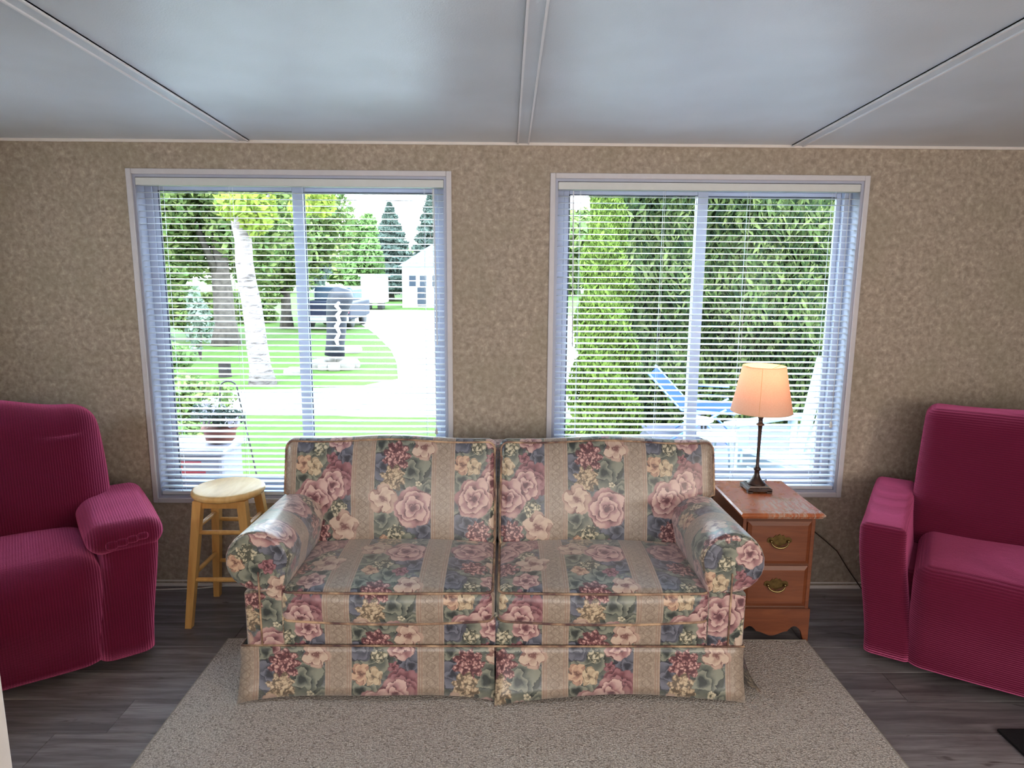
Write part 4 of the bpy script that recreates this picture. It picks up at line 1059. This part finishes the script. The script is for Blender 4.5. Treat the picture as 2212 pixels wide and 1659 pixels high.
# white shed and house
m_white_sid = simple('white_siding', (180, 186, 192), .7, .2, var=.03, scale=2)
sd = thing('utility_trailer', 'small white box trailer across the driveway', 'trailer', (-7.1, 37.2, GZ))
MB().box(-7.75, -6.55, 36.0, 37.6, GZ+.35, GZ+1.75, .05).build('body', m_white_sid, sd); MB().box(-7.85, -6.45, 35.9, 37.7, GZ+1.75, GZ+1.85, .03).build('roof', m_white_sid, sd)
for x in (-7.5, -6.8): MB().box(x-.15, x+.15, 36.3, 37.0, GZ, GZ+.36, .05).build('wheel', m_black, sd)
hs = thing('white_house', 'small white house with dark windows beyond the driveway', 'house', (-4.5, 39.5, GZ))
MB().box(-5.9, -2.5, 38.3, 42, GZ, GZ+2.3).build('wall', m_white_sid, hs)
MB().prism([(-6.1, GZ+2.3), (-2.3, GZ+2.3), (-4.2, GZ+3.5)], 38.0, 42.3).build('roof', simple('grey_roof', (100, 110, 122), .8, .2), hs)
m_wd = simple('dark_window', (34, 42, 54), .2, .6)
for x in (-5.5, -4.9, -4.2, -3.5): MB().box(x, x+.38, 38.26, 38.32, GZ+1.2, GZ+1.8).build('window', m_wd, hs)
MB().box(-5.05, -4.55, 38.25, 38.32, GZ+.1, GZ+1.15).build('door', m_wd, hs)
# far tree belt closing the horizon, behind everything
for i in range(7):
    x = -30+i*9; lab = ['far broadleaf tree on the horizon behind the left tree group', 'far broadleaf tree on the horizon behind the brown trunk', 'far tree behind the driveway bend', 'far tree above the white house roof', 'far tree in the gap left of the conical cedar', 'far tree hidden mostly behind the cedar hedge', 'far tree right of the hedge'][i]
    if i in (3,): continue
    tree('distant_tree', lab, 'tree', x, 58+4*(i % 2), -.5, 4.2 if i < 4 else 7, 4.3, 7000, L_LIGHT if i % 2 else L_GREEN, .42, 60+i, .3)

# right window view: deck, cone cedar, hedge, chairs
hd = thing('cedar_hedge', 'tall dense cedar hedge filling the right window', 'hedge', (3.3, 7.9, GZ))
g = np.random.default_rng(77); n = 90000
hx = g.uniform(1.25, 6.2, n); hz = g.uniform(GZ, 3.4, n)
dep = 7.45+.16*np.sin(hx*3.1+hz*1.3)+.12*np.sin(hz*5+hx*2)+.10*np.sin(hx*9)+np.abs(g.normal(0, .22, n))
P = np.stack([hx, dep, hz], 1); N = np.tile(np.array([0, -1, .35]), (n, 1))
leaves('foliage', P, N, .040, L_CEDAR, hd, 78, 1.9, tilt=.6)
n2_ = 9000; zz = g.uniform(GZ, 3.4, n2_)
P = np.stack([1.45-.25*np.abs(np.sin(zz*3))+g.uniform(-.1, .1, n2_), g.uniform(7.45, 9.0, n2_), zz], 1); leaves('foliage', P, np.tile(np.array([-1, 0, .3]), (n2_, 1)), .05, L_CEDAR, hd, 79, 1.6)
tb = MB()
for i in range(8): x = 1.7+i*.6; trunk(tb, (x, 8.1, GZ), (x, 8.1, 3.1), .07, .03, 5, i)
tb.box(1.5, 6.3, 8.2, 8.8, GZ, 3.3); tb.build('trunks', simple('hedge_core', (46, 58, 38), .95, .05), hd)
cn = thing('conical_cedar', 'bright green conical cedar in front of the hedge', 'tree', (.98, 6.2, GZ))
CX_, CY_ = .93, 6.2
g2 = np.random.default_rng(90); n = 30000
h = g2.uniform(0, 1, n); a = g2.uniform(0, 2*PI, n); rr_ = .42*(1-h**1.5*.78)*(.78+.22*np.sin(h*34+a*3))*(g2.uniform(.55, 1, n)**.5)
P = np.stack([CX_-.04*h+rr_*np.cos(a), 6.2+rr_*np.sin(a), GZ+3.25*h], 1); N = np.stack([np.cos(a), np.sin(a), .5+0*a], 1)
leaves('foliage', P, N, .024, L_CONE, cn, 91, 1.7, tilt=.6); trunk(MB(), (CX_, 6.2, GZ), (CX_, 6.2, 2.4), .10, .02, 6, 5).build('trunk', m_bark, cn, True)
# deck of single boards
m_deck = simple('pale_deck_board', (82, 83, 98), .6, .3, var=.08, scale=5)
dk = thing('deck', 'pale grey board deck outside the right window', 'deck', (2.6, 5.2, -.03))
y = 3.32; 
while y < 6.9:
    MB().box(1.42, 5.0, y, y+.136, -.065, -.03, .004).build('board', m_deck, dk); y += .145
MB().box(1.42, 1.46, 3.32, 7.0, -.22, -.066).box(4.96, 5.0, 3.32, 7.0, -.22, -.066).box(1.46, 5.0, 6.95, 6.99, -.22, -.066).box(1.44, 1.53, 3.4, 3.49, GZ, -.22).box(1.44, 1.53, 6.8, 6.89, GZ, -.22).build('deck_frame', m_deck, dk)
DZ = -.027
m_adi = simple('white_resin', (120, 138, 150), .45, .4, var=.02)
ad = thing('garden_chair', 'white slatted adirondack chair on the deck behind the lamp', 'chair', (2.02, 4.42, DZ), math.radians(-62), local=True)
def tilted(x0, x1, th0=.02):
    m_ = MB(); 
    return m_
for i in range(5):
    x0 = -.26+i*.107; top = 1.12-.05*abs(i-2)
    m_ = MB().add(*soft_box(x0, x0+.092, -.011, .011, 0, top-.26, .01, 2, 2)); m_.xf(lambda x, y, z: (x+(x-0)*z*.18, .24+y+z*.30, .26+z*.955)); m_.build('back_slat', m_adi, ad)
for i in range(5):
    y0 = -.28+i*.105; m_ = MB().box(-.27, .27, y0, y0+.09, .0, .02, .004); m_.xf(lambda x, y, z: (x, y, z+.36-.16*(y+.28))); m_.build('seat_slat', m_adi, ad)
for s in (-1, 1):
    MB().box(s*.34-.06, s*.34+.06, -.34, .36, .53, .552, .006).build('armrest', m_adi, ad)
    MB().box(s*.30-.014, s*.30+.014, -.30, -.20, 0, .53, .004).build('leg', m_adi, ad)
    m_ = MB().box(s*.275-.014, s*.275+.014, -.28, .42, 0, .09, .004); m_.xf(lambda x, y, z: (x, y, z+.27*max(0, (.42-y)/.70))); m_.build('leg', m_adi, ad)
    MB().box(s*.33-.014, s*.33+.014, .26, .34, .25, .53, .004).build('arm_support', m_adi, ad)
# blue folding chair
m_blue = simple('blue_mesh_fabric', (30, 52, 120), .7, .2, var=.1, scale=60); m_bframe = simple('pale_chair_frame', (90, 118, 170), .4, .4)
fc = thing('garden_chair', 'blue mesh folding chair on the deck in front of the hedge', 'chair', (1.92, 6.32, DZ+.012), math.radians(70), local=True)
m_ = MB().add(*soft_box(-.25, .25, -.008, .008, 0, .42, .007, 4, 2)); m_.xf(lambda x, y, z: (x, .2+y+z*.75, .30+z*.75)); m_.build('backrest', m_blue, fc)
m_ = MB().add(*soft_box(-.25, .25, -.28, .2, .29, .305, .007, 4, 2)); m_.build('seat', m_blue, fc)
for s in (-1, 1):
    MB().tube([(s*.27, -.28, .3), (s*.27, .2, .3), (s*.27, .53, .64)], .011, 7).build('side_rail', m_bframe, fc, True)
    MB().tube([(s*.28, -.25, 0), (s*.28, .15, .34), (s*.28, .16, .45), (s*.28, -.2, .46)], .011, 7).build('leg', m_bframe, fc, True)
    MB().tube([(s*.29, .3, 0), (s*.29, -.2, .34)], .011, 7).build('leg', m_bframe, fc, True)
# side tables
def rtable(name, label, x, y, R_, h, topm, legm):
    root = thing(name, label, 'table', (x, y, DZ))
    MB().lathe([(R_-.01, h-.02), (R_, h-.015), (R_, h-.004), (R_-.01, h)], (x, y, DZ), 36).build('tabletop', topm, root)
    for k in range(4):
        a = PI/4+k*PI/2; MB().tube([(x+R_*.8*math.cos(a), y+R_*.8*math.sin(a), DZ), (x+R_*.55*math.cos(a), y+R_*.55*math.sin(a), DZ+h-.02)], .012, 7).build('leg', legm, root, True)
rtable('patio_table', 'round white patio table on the deck left of the white chair', 1.72, 5.18, .20, .32, m_adi, m_adi)
rtable('side_table', 'small white side table with dark legs beside the blue chair', 1.66, 5.66, .13, .34, m_white, m_black)
